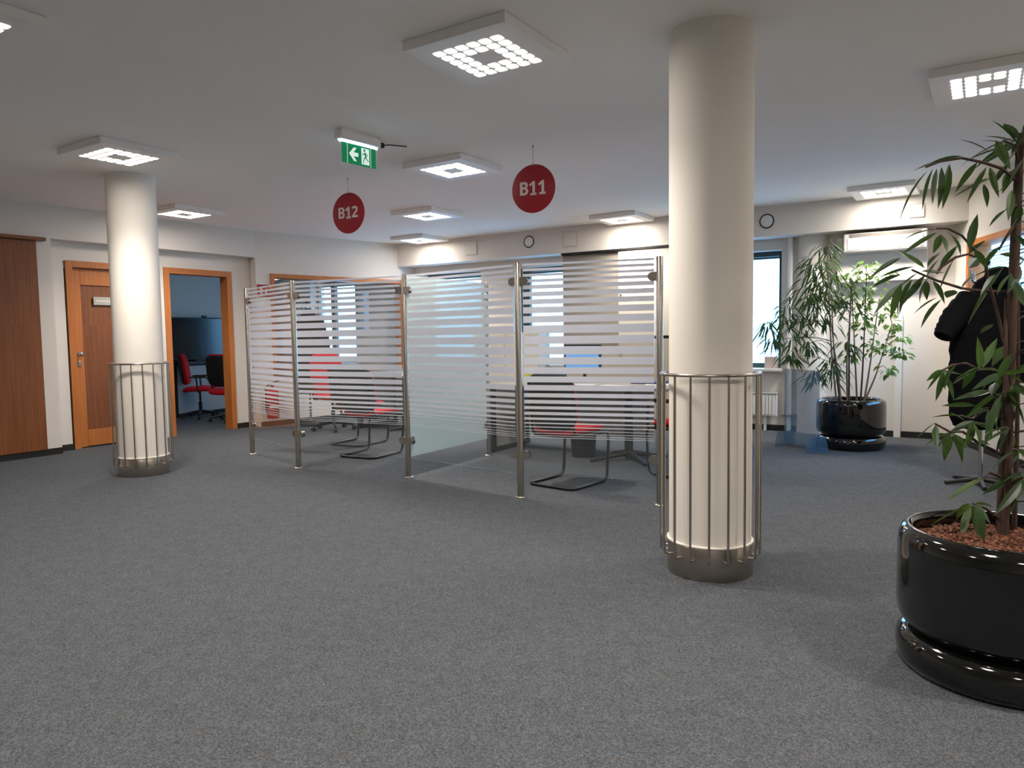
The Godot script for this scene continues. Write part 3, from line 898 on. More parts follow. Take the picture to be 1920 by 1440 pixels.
func monitor(at: Vector3, turn: float, lit: bool, label: String, w := 0.46, h := 0.30) -> void:
	var t := thing("computer_monitor", label, "monitor", at, turn)
	var s := MB.new()
	s.cbox(Vector3(0, 0.10 + h * 0.5, 0), Vector3(w, h, 0.035), 0.006)
	part(t, "casing", s, M.black)
	var g := MB.new()
	g.box(Vector3(0, 0.10 + h * 0.5, 0.0185), Vector3(w - 0.035, h - 0.035, 0.002))
	part(t, "display", g, M.screen if lit else M.darkscreen)
	var st := MB.new()
	st.tube([Vector3(0, 0.01, -0.03), Vector3(0, 0.2, -0.03)], 0.018, 12)
	st.cbox(Vector3(0, 0.008, -0.01), Vector3(0.22, 0.016, 0.16), 0.005)
	part(t, "stand", st, M.black)

func coat_stand(at: Vector3, turn: float, star: bool, label: String) -> void:
	var t := thing("coat_stand", label, "coat stand", at, turn)
	if star:
		for k in 5:
			var a := TAU * k / 5.0
			var f := MB.new()
			f.tube([Vector3(0, 0.05, 0), Vector3(cos(a) * 0.26, 0.018, sin(a) * 0.26)], [0.022, 0.016], 8)
			part(t, "foot", f, M.black)
	else:
		var b := MB.new()
		b.lathe([Vector2(0.165, 0), Vector2(0.17, 0.012), Vector2(0.16, 0.028), Vector2(0.03, 0.04), Vector2(0, 0.04)], 32)
		part(t, "round_base", b, M.black)
	var p := MB.new()
	p.tube([Vector3(0, 0.03, 0), Vector3(0, 1.74, 0)], 0.017, 14)
	part(t, "pole", p, M.chrome)
	var kn := MB.new()
	kn.lathe([Vector2(0.017, 1.735), Vector2(0.028, 1.75), Vector2(0.028, 1.765), Vector2(0.012, 1.78), Vector2(0, 1.782)], 16)
	part(t, "finial", kn, M.black)
	for k in 4:
		var a := TAU * k / 4.0 + 0.4
		var d := Vector3(cos(a), 0, sin(a))
		var h := MB.new()
		h.tube(bend([Vector3(0, 1.62, 0), d * 0.11 + Vector3(0, 1.60, 0), d * 0.13 + Vector3(0, 1.70, 0)], 0.03), 0.007, 8)
		part(t, "hook", h, M.chrome)

func coat_rings(spec: Array, folds: float, seed: int) -> Array:
	# spec rows: centre, half width, half depth
	var noise := FastNoiseLite.new()
	noise.seed = seed
	noise.frequency = 0.9
	var rings := []
	for i in spec.size():
		var c: Vector3 = spec[i][0]
		var ring := []
		for k in 40:
			var a := TAU * k / 40.0
			var f := 1.0 + folds * noise.get_noise_3d(cos(a) * 2.6, c.y * 1.2, sin(a) * 2.6) * minf(1.0, i / 4.0)
			f += folds * 0.35 * sin(c.y * 48.0) * (1.0 if i > 2 else 0.0)
			ring.append(c + Vector3(cos(a) * spec[i][1] * f, 0.0, sin(a) * spec[i][2] * f))
		rings.append(ring)
	return rings

func smooth_rows(rows: Array, n: int) -> Array:
	var out := []
	for i in rows.size() - 1:
		for k in n:
			var t := k / float(n)
			t = t * t * (3 - 2 * t) * 0.4 + t * 0.6
			out.append([rows[i][0].lerp(rows[i + 1][0], t), lerpf(rows[i][1], rows[i + 1][1], t), lerpf(rows[i][2], rows[i + 1][2], t)])
	out.append(rows[rows.size() - 1])
	return out

func sleeve(mb: MB, pts: Array, rad: Array, seed: int) -> void:
	var p2 := []
	var r2 := []
	for i in pts.size() - 1:
		for k in 6:
			p2.append(pts[i].lerp(pts[i + 1], k / 6.0))
			r2.append(lerpf(rad[i], rad[i + 1], k / 6.0) * (1.0 + 0.06 * sin(k * 2.1 + i * 1.7 + seed)))
	p2.append(pts[pts.size() - 1])
	r2.append(rad[rad.size() - 1])
	mb.tube(p2, r2, 16)

func coats() -> void:
	# dark jacket on the stand at the right
	var t := thing("hanging_jacket", "long black padded jacket hanging on the coat stand at the right, behind the near plant", "jacket", P(3.70, 0, 5.70))
	var b := MB.new()
	var rows := [[Vector3(0.06, 1.66, 0), 0.05, 0.05], [Vector3(0.06, 1.62, 0), 0.11, 0.09], [Vector3(0.05, 1.54, 0), 0.15, 0.12], [Vector3(0.03, 1.47, 0), 0.22, 0.14], [Vector3(0.02, 1.38, 0), 0.255, 0.15], [Vector3(0.0, 1.2, 0), 0.255, 0.155], [Vector3(0.0, 1.0, 0), 0.25, 0.155], [Vector3(0.0, 0.8, 0), 0.25, 0.155], [Vector3(0.01, 0.6, 0), 0.245, 0.15], [Vector3(0.02, 0.48, 0), 0.225, 0.14], [Vector3(0.03, 0.455, 0), 0.16, 0.10]]
	b.loft(coat_rings(smooth_rows(rows, 5), 0.07, 3))
	part(t, "body", b, M.coat)
	var s1 := MB.new()
	sleeve(s1, [Vector3(-0.13, 1.46, 0.03), Vector3(-0.26, 1.34, 0.06), Vector3(-0.345, 1.23, 0.09), Vector3(-0.375, 1.185, 0.1)], [0.10, 0.095, 0.08, 0.065], 1)
	part(t, "sleeve", s1, M.coat)
	var s2 := MB.new()
	sleeve(s2, [Vector3(0.19, 1.43, 0.04), Vector3(0.27, 1.2, 0.08), Vector3(0.28, 0.95, 0.08), Vector3(0.27, 0.82, 0.07)], [0.09, 0.085, 0.075, 0.06], 2)
	part(t, "sleeve", s2, M.coat)
	var hd := MB.new()
	hd.loft(coat_rings(smooth_rows([[Vector3(0.06, 1.58, 0.09), 0.13, 0.06], [Vector3(0.06, 1.63, 0.10), 0.135, 0.08], [Vector3(0.06, 1.69, 0.09), 0.10, 0.07], [Vector3(0.06, 1.715, 0.08), 0.04, 0.03]], 4), 0.05, 5))
	part(t, "hood", hd, M.coat)
	# brown coat in the left booth
	var t2 := thing("hanging_coat", "dark brown coat hanging on the round-based stand in the left booth", "coat", P(-2.84, 0, 10.22), 0.4)
	var c := MB.new()
	var rows2 := [[Vector3(0, 1.66, 0), 0.04, 0.04], [Vector3(0, 1.6, 0), 0.08, 0.07], [Vector3(0, 1.5, 0), 0.16, 0.11], [Vector3(0, 1.3, 0), 0.19, 0.13], [Vector3(0.02, 1.0, 0), 0.22, 0.14], [Vector3(0.03, 0.7, 0), 0.245, 0.15], [Vector3(0.03, 0.5, 0), 0.25, 0.155], [Vector3(0.03, 0.47, 0), 0.2, 0.12]]
	c.loft(coat_rings(smooth_rows(rows2, 5), 0.09, 8))
	part(t2, "body", c, M.browncoat)
	var s3 := MB.new()
	sleeve(s3, [Vector3(0.13, 1.48, 0.05), Vector3(0.2, 1.2, 0.09), Vector3(0.22, 0.9, 0.1)], [0.075, 0.07, 0.055], 4)
	part(t2, "sleeve", s3, M.browncoat)

# ------------------------------------------------------------------ planters and plants
func planter(at: Vector3, label: String) -> Node3D:
	var t := thing("round_planter", label, "planter", at, 0.0, "glossy black round planters")
	var foot := MB.new()
	foot.lathe([Vector2(0, 0.0), Vector2(0.30, 0.0), Vector2(0.325, 0.012), Vector2(0.338, 0.04), Vector2(0.341, 0.075), Vector2(0.337, 0.105), Vector2(0.322, 0.128), Vector2(0.300, 0.138), Vector2(0.285, 0.140), Vector2(0.28, 0.146)], 72)
	part(t, "foot_ring", foot, M.pot)
	var body := MB.new()
	body.lathe([Vector2(0.28, 0.146), Vector2(0.285, 0.152), Vector2(0.305, 0.157), Vector2(0.325, 0.170), Vector2(0.337, 0.195), Vector2(0.340, 0.235), Vector2(0.340, 0.455), Vector2(0.336, 0.485), Vector2(0.326, 0.507), Vector2(0.311, 0.519), Vector2(0.298, 0.521), Vector2(0.288, 0.514), Vector2(0.284, 0.50), Vector2(0.284, 0.42)], 72)
	part(t, "bowl", body, M.pot)
	var soil := MB.new()
	soil.lathe([Vector2(0.284, 0.452), Vector2(0.2, 0.462), Vector2(0.1, 0.468), Vector2(0.0, 0.47)], 40)
	part(t, "soil", soil, M.soil)
	return t

func chips(at: Vector3, n: int, mats: Array, s: float, seed: int, label: String) -> void:
	var rng := RandomNumberGenerator.new()
	rng.seed = seed
	var t := thing("bark_mulch" if seed == 1 else "clay_granules", label, "mulch", at, 0.0, "", "stuff")
	for mi in mats.size():
		var mb := MB.new()
		for k in n / mats.size():
			var r := 0.275 * sqrt(rng.randf())
			var a := rng.randf() * TAU
			var bs := Basis.from_euler(Vector3(rng.randf() * 6, rng.randf() * 6, rng.randf() * 6))
			var sz := Vector3(s * rng.randf_range(0.7, 1.7), s * rng.randf_range(0.4, 0.9), s * rng.randf_range(0.6, 1.2))
			mb.cbox(Vector3(cos(a) * r, 0.47 + rng.randf() * 0.012 - r * 0.05, sin(a) * r), sz, s * 0.22, bs)
		var o := part(t, "granules", mb, mats[mi])
		o.set_meta("kind", "stuff")

func leaf_mesh(wide: float, droop: float, fold: float) -> ArrayMesh:
	# lance-shaped leaf along +x from the origin, length 1, half width `wide`
	var mb := MB.new()
	var st := [[0.0, 0.05], [0.08, 0.35], [0.22, 0.82], [0.40, 1.0], [0.60, 0.88], [0.80, 0.5], [0.93, 0.17], [1.0, 0.0]]
	var mid := []
	var lf := []
	var rt := []
	for s in st:
		var x: float = s[0]
		var y := -droop * x * x
		mid.append(Vector3(x, y, 0))
		lf.append(Vector3(x, y + fold * s[1] * wide, wide * s[1]))
		rt.append(Vector3(x, y + fold * s[1] * wide, -wide * s[1]))
	for i in st.size() - 1:
		for side in [lf, rt]:
			var a: Vector3 = mid[i]
			var b: Vector3 = mid[i + 1]
			var c: Vector3 = side[i + 1]
			var d: Vector3 = side[i]
			var nn := (b - a).cross(d - a + Vector3(0, 0, 0.0001)).normalized()
			if nn.y < 0.0: nn = -nn
			if i < st.size() - 2:
				mb.quad(a, b, c, d, nn)
			else:
				mb.tri(a, b, d, nn, nn, nn)
	return mb.mesh()

func leaf_at(parent, m: ArrayMesh, material: Material, base: Vector3, tip: Vector3, w: float, roll: float, droop: float) -> void:
	# the mesh has half width 0.1 at length 1; w is the half width wanted
	var d := tip - base
	var L := d.length()
	if L < 0.004: return
	# lift the base direction so that the drooped tip ends at the tip
	var x := d.normalized()
	var side := x.cross(Vector3.UP)
	if side.length() < 0.05: side = Vector3.RIGHT
	side = side.normalized().rotated(x, roll)
	var y := side.cross(x).normalized()
	var x2 := (x + y * droop).normalized()
	var y2 := side.cross(x2).normalized()
	var s := L / sqrt(1.0 + droop * droop)
	var bs := Basis(x2 * s, y2 * s, side * (w / 0.1))
	if parent is MB:
		var arr := m.surface_get_arrays(0)
		var vs: PackedVector3Array = arr[Mesh.ARRAY_VERTEX]
		var ns: PackedVector3Array = arr[Mesh.ARRAY_NORMAL]
		var t := Transform3D(bs, base)
		var nb := bs.inverse().transposed()
		for k in range(0, vs.size(), 3):
			parent.tri(t * vs[k], t * vs[k + 1], t * vs[k + 2], (nb * ns[k]).normalized(), (nb * ns[k + 1]).normalized(), (nb * ns[k + 2]).normalized())
		return
	part(parent, "leaf", m, material, Transform3D(bs, base))

func near_plant() -> void:
	var rng := RandomNumberGenerator.new()
	rng.seed = 21
	var t := thing("potted_palm", "tall dark green plant with long drooping leaves in the near right planter", "plant", P(1.77, 0.46, 2.58))
	var off := -t.position
	var stems := [[[1.847, 0.452, -2.7], [1.846, 0.677, -2.7], [1.853, 0.959, -2.7], [1.858, 1.356, -2.7], [1.862, 1.667, -2.7], [1.868, 1.955, -2.7]], [[1.83, 0.452, -2.66], [1.824, 0.887, -2.64], [1.812, 1.082, -2.66], [1.846, 1.357, -2.72]], [[1.934, 0.443, -2.76], [1.931, 0.95, -2.76], [1.92, 1.358, -2.76]]]
	var rad := [[0.022, 0.021, 0.02, 0.018, 0.017, 0.012], [0.012, 0.010, 0.008, 0.006], [0.010, 0.008, 0.006]]
	for i in stems.size():
		var pts := []
		for p in stems[i]: pts.append(Vector3(p[0], p[1], p[2]) + off)
		var mb := MB.new()
		mb.tube(pts, rad[i], 10)
		part(t, "stem", mb, M.bark)
	for br in PALM_BRANCHES:
		var pts := []
		for p in br: pts.append(Vector3(p[0], p[1], p[2]) + off)
		var mb := MB.new()
		var rr := []
		for i in pts.size(): rr.append(lerpf(0.006, 0.0028, i / float(pts.size())))
		mb.tube(pts, rr, 6)
		part(t, "branch", mb, M.bark)
	var meshes := [leaf_mesh(0.1, 0.12, 0.35), leaf_mesh(0.1, 0.22, 0.25), leaf_mesh(0.1, 0.02, 0.4)]
	var dr := [0.12, 0.22, 0.02]
	for l in PALM_LEAVES:
		var k := rng.randi() % 3
		var mi := rng.randi() % 4
		var base := Vector3(l[0], l[1], l[2]) + off
		var tip := Vector3(l[3], l[4], l[5]) + off
		leaf_at(t, meshes[k], M.leaf[mi], base, tip, l[6] * 0.58, rng.randf_range(-0.9, 0.9), dr[k])
	# tuft at the top of the main stem
	for i in 14:
		var a := TAU * i / 14.0 + rng.randf() * 0.3
		var base := Vector3(1.867 + cos(a) * 0.012, 1.945 - 0.012 * (i % 4), -2.7 + sin(a) * 0.012) + off
		var L := rng.randf_range(0.15, 0.23)
		var tip := base + Vector3(cos(a) * L * 0.85, rng.randf_range(-0.55, 0.3) * L, sin(a) * L * 0.85)
		var k := rng.randi() % 3
		leaf_at(t, meshes[k], M.leaf[rng.randi() % 4], base, tip, 0.014, rng.randf_range(-0.5, 0.5), dr[k])
	# leaves that hang on the far side of the plant
	for i in 34:
		var y := rng.randf_range(0.62, 1.9)
		var a := rng.randf_range(-1.2, 1.4)
		var base := Vector3(1.86 + cos(a) * 0.12, y, -2.7 + sin(a) * 0.12) + off
		var L := rng.randf_range(0.14, 0.24)
		var tip := base + Vector3(cos(a) * L * 0.8, rng.randf_range(-0.7, 0.15) * L, sin(a) * L * 0.8)
		var k := rng.randi() % 3
		leaf_at(t, meshes[k], M.leaf[rng.randi() % 4], base, tip, 0.018, rng.randf_range(-0.6, 0.6), dr[k])
		var pm := MB.new()
		pm.tube([Vector3(1.86, y - 0.03, -2.7) + off, base], 0.0022, 5)
		part(t, "branch", pm, M.bark)

func bushy_plant(called: String, label: String, at: Vector3, stems: Array, clouds: Array, leaf_len: Array, leaf_w: float, hang: float, mats: Array, total: int, more: int, seed: int) -> void:
	var rng := RandomNumberGenerator.new()
	rng.seed = seed
	var t := thing(called, label, "plant", at)
	var lines := []
	for s in stems:
		var pts := []
		for p in s: pts.append(p)
		var sm := bend(pts, 0.3)
		var rr := []
		for i in sm.size(): rr.append(lerpf(0.0095, 0.004, i / float(sm.size())))
		var mb := MB.new()
		mb.tube(sm, rr, 7)
		part(t, "stem", mb, M.barkpale if rng.randf() < 0.5 else M.bark)
		for p in sm: lines.append(p)
	var meshes := [leaf_mesh(0.1, 0.18, 0.3), leaf_mesh(0.1, 0.3, 0.2), leaf_mesh(0.1, 0.05, 0.35)]
	var dr := [0.18, 0.3, 0.05]
	var per := total / clouds.size()
	var extra := []
	for q in mats: extra.append(MB.new())
	for c in clouds:
		var centre: Vector3 = c[0]
		# twig from the nearest stem point below the cloud to its middle
		var best: Vector3 = lines[0]
		for p in lines:
			var q: Vector3 = p
			if q.y < centre.y + 0.03 and (q - centre).length() < (best - centre).length():
				best = q
		var twig := [best, best.lerp(centre, 0.5) + Vector3(0, 0.05, 0), centre]
		var tm := MB.new()
		tm.tube(bend(twig, 0.1), 0.003, 5)
		part(t, "twig", tm, M.bark)
		for k in per + more:
			var dv := Vector3(rng.randfn(), rng.randfn() * 0.8, rng.randfn())
			var base: Vector3 = centre + dv * c[1] * 0.55
			var L := rng.randf_range(leaf_len[0], leaf_len[1])
			var outd := dv
			outd.y = 0
			outd = outd.normalized() if outd.length() > 0.01 else Vector3.RIGHT
			var dir := (outd * rng.randf_range(0.3, 1.0) + Vector3(0, -hang + rng.randf_range(-0.35, 0.35), 0)).normalized()
			var j := rng.randi() % 3
			var mi := rng.randi() % mats.size()
			leaf_at(t if k < per else extra[mi], meshes[j], mats[mi], base, base + dir * L, leaf_w * rng.randf_range(0.75, 1.2), rng.randf_range(-0.7, 0.7), dr[j])
	if more > 0:
		# the leaves past the first three hundred, joined
		var am := ArrayMesh.new()
		for q in extra.size():
			var e: MB = extra[q]
			var one := e.mesh().surface_get_arrays(0)
			am.add_surface_from_arrays(Mesh.PRIMITIVE_TRIANGLES, one)
			am.surface_set_material(q, mats[q])
		var fo := MeshInstance3D.new()
		fo.name = "foliage"
		fo.mesh = am
		t.add_child(fo, true)
		fo.set_meta("kind", "stuff")

func plants() -> void:
	var pn := planter(P(1.77, 0, 2.58), "large glossy black planter with bark mulch at the right edge")
	copy(pn, P(3.60, 0, 7.68), 0.0, "glossy black planter with two light plants by the far white wall")
	chips(P(1.77, 0, 2.58), 1500, M.chip, 0.016, 1, "reddish brown bark chips in the near planter")
	chips(P(3.60, 0, 7.68), 500, [M.pebble], 0.02, 2, "pale clay granules in the far planter")
	near_plant()
	# far planter: narrow-leaved plant at the left, small-leaved fig at the right
	var st := []
	for s in [[-0.16, 0.02, -0.24, 1.02, -0.30, 1.48], [-0.10, -0.03, -0.16, 0.85, -0.20, 1.40], [-0.06, 0.05, -0.10, 0.8, -0.08, 1.25], [-0.13, 0.06, -0.20, 0.6, -0.34, 1.15], [-0.02, 0.0, -0.03, 0.9, -0.02, 1.30]]:
		st.append([Vector3(s[0], 0.0, s[1]), Vector3(s[2], s[3] * 0.6, s[1] * 2.0), Vector3(s[2] * 0.6 + s[4] * 0.4, s[3], s[1] * 2.5), Vector3(s[4], s[5], s[1] * 3)])
	var cl := []
	for c in [[-0.30, 1.50, 0.12], [-0.22, 1.36, 0.15], [-0.42, 1.30, 0.15], [-0.12, 1.26, 0.14], [-0.34, 1.18, 0.16], [-0.52, 1.14, 0.13], [-0.20, 1.08, 0.16], [-0.42, 1.00, 0.15], [-0.62, 0.98, 0.10], [-0.30, 0.90, 0.14], [-0.52, 0.84, 0.12], [-0.74, 0.86, 0.09], [-0.08, 1.02, 0.12], [-0.66, 0.66, 0.11], [-0.46, 0.62, 0.11], [-0.24, 0.42, 0.10], [-0.14, 0.30, 0.10], [-0.34, 0.28, 0.09], [-0.02, 0.60, 0.10], [-0.60, 0.48, 0.08], [-0.92, 0.80, 0.07], [-0.84, 0.66, 0.07], [-0.40, 1.44, 0.10], [-0.32, 1.62, 0.07], [-0.26, 1.22, 0.14], [-0.38, 1.10, 0.14]]:
		cl.append([Vector3(c[0], c[1] + 0.03, (randf_at(c[0] * 7 + c[1] * 13) - 0.5) * 0.3), c[2]])
	bushy_plant("bamboo_fig", "narrow-leaved bamboo-like plant at the left of the far planter", P(3.60, 0.46, 7.68), st, cl, [0.11, 0.21], 0.011, 0.75, M.leaf, 290, 16, 31)
	var st2 := []
	for s in [[0.10, 0.0, 0.12, 0.75, 0.14, 1.35], [0.12, 0.03, 0.17, 0.7, 0.24, 1.1], [0.08, -0.03, 0.06, 0.8, 0.02, 1.2], [0.13, 0.0, 0.25, 0.5, 0.42, 0.85]]:
		st2.append([Vector3(s[0], 0.0, s[1]), Vector3(s[2], s[3] * 0.55, s[1] * 1.5), Vector3(s[2] * 0.6 + s[4] * 0.4, s[3], s[1] * 2.0), Vector3(s[4], s[5], s[1] * 2.5)])
	var cl2 := []
	for c in [[0.16, 1.42, 0.10], [0.04, 1.33, 0.10], [0.24, 1.32, 0.09], [0.02, 1.18, 0.13], [0.16, 1.14, 0.14], [-0.06, 1.06, 0.12], [0.26, 1.02, 0.12], [0.10, 0.98, 0.13], [0.36, 0.92, 0.09], [0.20, 0.84, 0.10], [0.44, 0.78, 0.08], [0.06, 0.78, 0.10], [0.52, 0.66, 0.07], [0.34, 0.56, 0.09], [0.46, 0.50, 0.07], [0.22, 0.58, 0.08], [0.36, 0.32, 0.07], [0.0, 0.46, 0.08]]:
		cl2.append([Vector3(c[0], c[1] + 0.03, (randf_at(c[0] * 5 + c[1] * 17) - 0.5) * 0.28), c[2]])
	bushy_plant("weeping_fig", "light green small-leaved fig at the right of the far planter", P(3.60, 0.46, 7.68), st2, cl2, [0.055, 0.095], 0.016, 0.45, M.ficus, 290, 13, 41)

func randf_at(x: float) -> float:
	return fposmod(sin(x * 12.9898) * 43758.5453, 1.0)

# ------------------------------------------------------------------ signs
func hanging_sign(at: Vector3, text: String, label: String) -> void:
	var t := thing("hanging_sign", label, "sign", at, deg_to_rad(-27.0), "round red booth signs")
	var d := MB.new()
	d.lathe([Vector2(0, -0.002), Vector2(0.188, -0.002), Vector2(0.19, 0.0), Vector2(0.188, 0.002), Vector2(0, 0.002)], 64, Vector3.ZERO, Basis(Vector3.RIGHT, PI / 2))
	var disc := part(t, "disc", d, M.signred)
	var xs := [-0.084, -0.003, 0.076]
	for ci in 3:
		var tm := TextMesh.new()
		tm.text = text[ci]
		tm.font = font(700)
		tm.font_size = 64
		tm.pixel_size = 0.00225
		tm.depth = 0.002
		var ch := part(disc, "letter", tm, M.signwhite, Transform3D(Basis(), Vector3(xs[ci], 0.005, 0.0032)))
		if text[ci] == "1":
			var foot := MB.new()
			foot.box(Vector3(0.004, -0.0465, 0), Vector3(0.054, 0.017, 0.002))
			part(ch, "letter_foot", foot, M.signwhite)
	var s := MB.new()
	s.tube([Vector3(0, 0.188, 0), Vector3(0, HC - at.y, 0)], 0.0016, 6)
	part(t, "cord", s, M.steel_dark)
	var c := MB.new()
	c.tube([Vector3(0, 0.184, 0), Vector3(0, 0.204, 0)], 0.006, 8)
	c.tube([Vector3(0, HC - at.y - 0.02, 0), Vector3(0, HC - at.y, 0)], 0.006, 8)
	part(t, "clip", c, M.steel_dark)

func exit_sign() -> void:
	var t := thing("exit_sign", "lit green emergency exit sign with white arrow and running figure under the ceiling", "exit sign", P(-1.105, HC, 5.45), deg_to_rad(52.0))
	var L := 0.38
	var h := MB.new()
	h.cbox(Vector3(0, 0.025, 0), Vector3(L, 0.06, 0.08), 0.006)
	h.box(Vector3(0, 0.0625, 0), Vector3(L - 0.03, 0.015, 0.06))
	part(t, "housing", h, M.housing)
	t.position.y = HC - 0.07
	var lamp := MB.new()
	lamp.cbox(Vector3(0, -0.012, 0.0), Vector3(L - 0.02, 0.014, 0.02), 0.004)
	part(t, "lamp_strip", lamp, M.exitlamp)
	var ac := MB.new()
	ac.cbox(Vector3(0, -0.100, 0), Vector3(L - 0.01, 0.165, 0.008), 0.002)
	part(t, "acrylic_plate", ac, M.clear)
	var gp := MB.new()
	gp.box(Vector3(0, -0.092, 0.0055), Vector3(L - 0.06, 0.145, 0.002))
	var g := part(t, "green_field", gp, M.exitgreen)
	var z := 0.0068
	var pict := Transform3D(Basis().scaled(Vector3(1.12, 1.12, 1.0)), Vector3(0, 0.045, 0))
	var ln := MB.new()
	for x in [-0.10, 0.10]:
		ln.box(Vector3(x, -0.122, z), Vector3(0.003, 0.145, 0.0008))
	part(g, "divider", ln, M.exitwhite, Transform3D(Basis().scaled(Vector3(1.1, 1, 1)), Vector3(0, 0.03, 0)))
	var ar := MB.new()
	ar.prism(PackedVector2Array([Vector2(-0.083, -0.122), Vector2(-0.045, -0.079), Vector2(-0.022, -0.079), Vector2(-0.047, -0.110), Vector2(-0.008, -0.110), Vector2(-0.008, -0.134), Vector2(-0.047, -0.134), Vector2(-0.022, -0.165), Vector2(-0.045, -0.165)]), z - 0.0004, z + 0.0006)
	part(g, "arrow", ar, M.exitwhite, pict)
	var dr := MB.new()
	dr.box(Vector3(0.052, -0.122, z), Vector3(0.066, 0.105, 0.0008))
	var door := part(g, "door_pictogram", dr, M.exitwhite, pict)
	var man := MB.new()
	var hd := PackedVector2Array()
	for k in 12: hd.append(Vector2(0.044 + cos(TAU * k / 12) * 0.0085, -0.083 + sin(TAU * k / 12) * 0.0085))
	man.prism(hd, z + 0.0004, z + 0.001)
	for limb in [[Vector2(0.048, -0.096), Vector2(0.056, -0.128), 0.013], [Vector2(0.05, -0.1), Vector2(0.026, -0.112), 0.006], [Vector2(0.05, -0.098), Vector2(0.072, -0.116), 0.006], [Vector2(0.056, -0.126), Vector2(0.038, -0.14), 0.007], [Vector2(0.038, -0.14), Vector2(0.034, -0.166), 0.006], [Vector2(0.056, -0.126), Vector2(0.068, -0.144), 0.007], [Vector2(0.068, -0.144), Vector2(0.082, -0.15), 0.006]]:
		var a: Vector2 = limb[0]
		var b: Vector2 = limb[1]
		var w: Vector2 = (b - a).normalized().orthogonal() * limb[2] * 0.5
		man.prism(PackedVector2Array([a + w, b + w, b - w, a - w]), z + 0.0004, z + 0.001)
	part(door, "running_figure", man, M.exitgreen)
	var pl := MB.new()
	pl.cbox(Vector3(L * 0.5 + 0.03, 0.025, 0.0), Vector3(0.05, 0.035, 0.035), 0.004)
	pl.tube(bend([Vector3(L * 0.5 + 0.05, 0.027, 0), Vector3(L * 0.5 + 0.12, 0.045, 0), Vector3(L * 0.5 + 0.30, 0.066, 0)], 0.05), 0.005, 6)
	part(t, "cable_plug", pl, M.black)
	var o := OmniLight3D.new()
	o.name = "exit_lamp_glow"
	o.position = P(-1.105, HC - 0.082, 5.45)
	o.light_color = Color(0.8, 0.9, 1.0)
	o.light_energy = 0.02
	o.light_size = 0.01
	o.omni_range = 20.0
	o.omni_attenuation = 2.0
	o.shadow_enabled = true
	add_child(o)

# ------------------------------------------------------------------ fittings on and near the walls
func along(A: Vector2, D: Vector2, s: float, off: float) -> Vector2:
	# point on a wall line, moved `off` into the hall (to the right of the direction)
	return A + D * s + Vector2(D.y, -D.x) * off

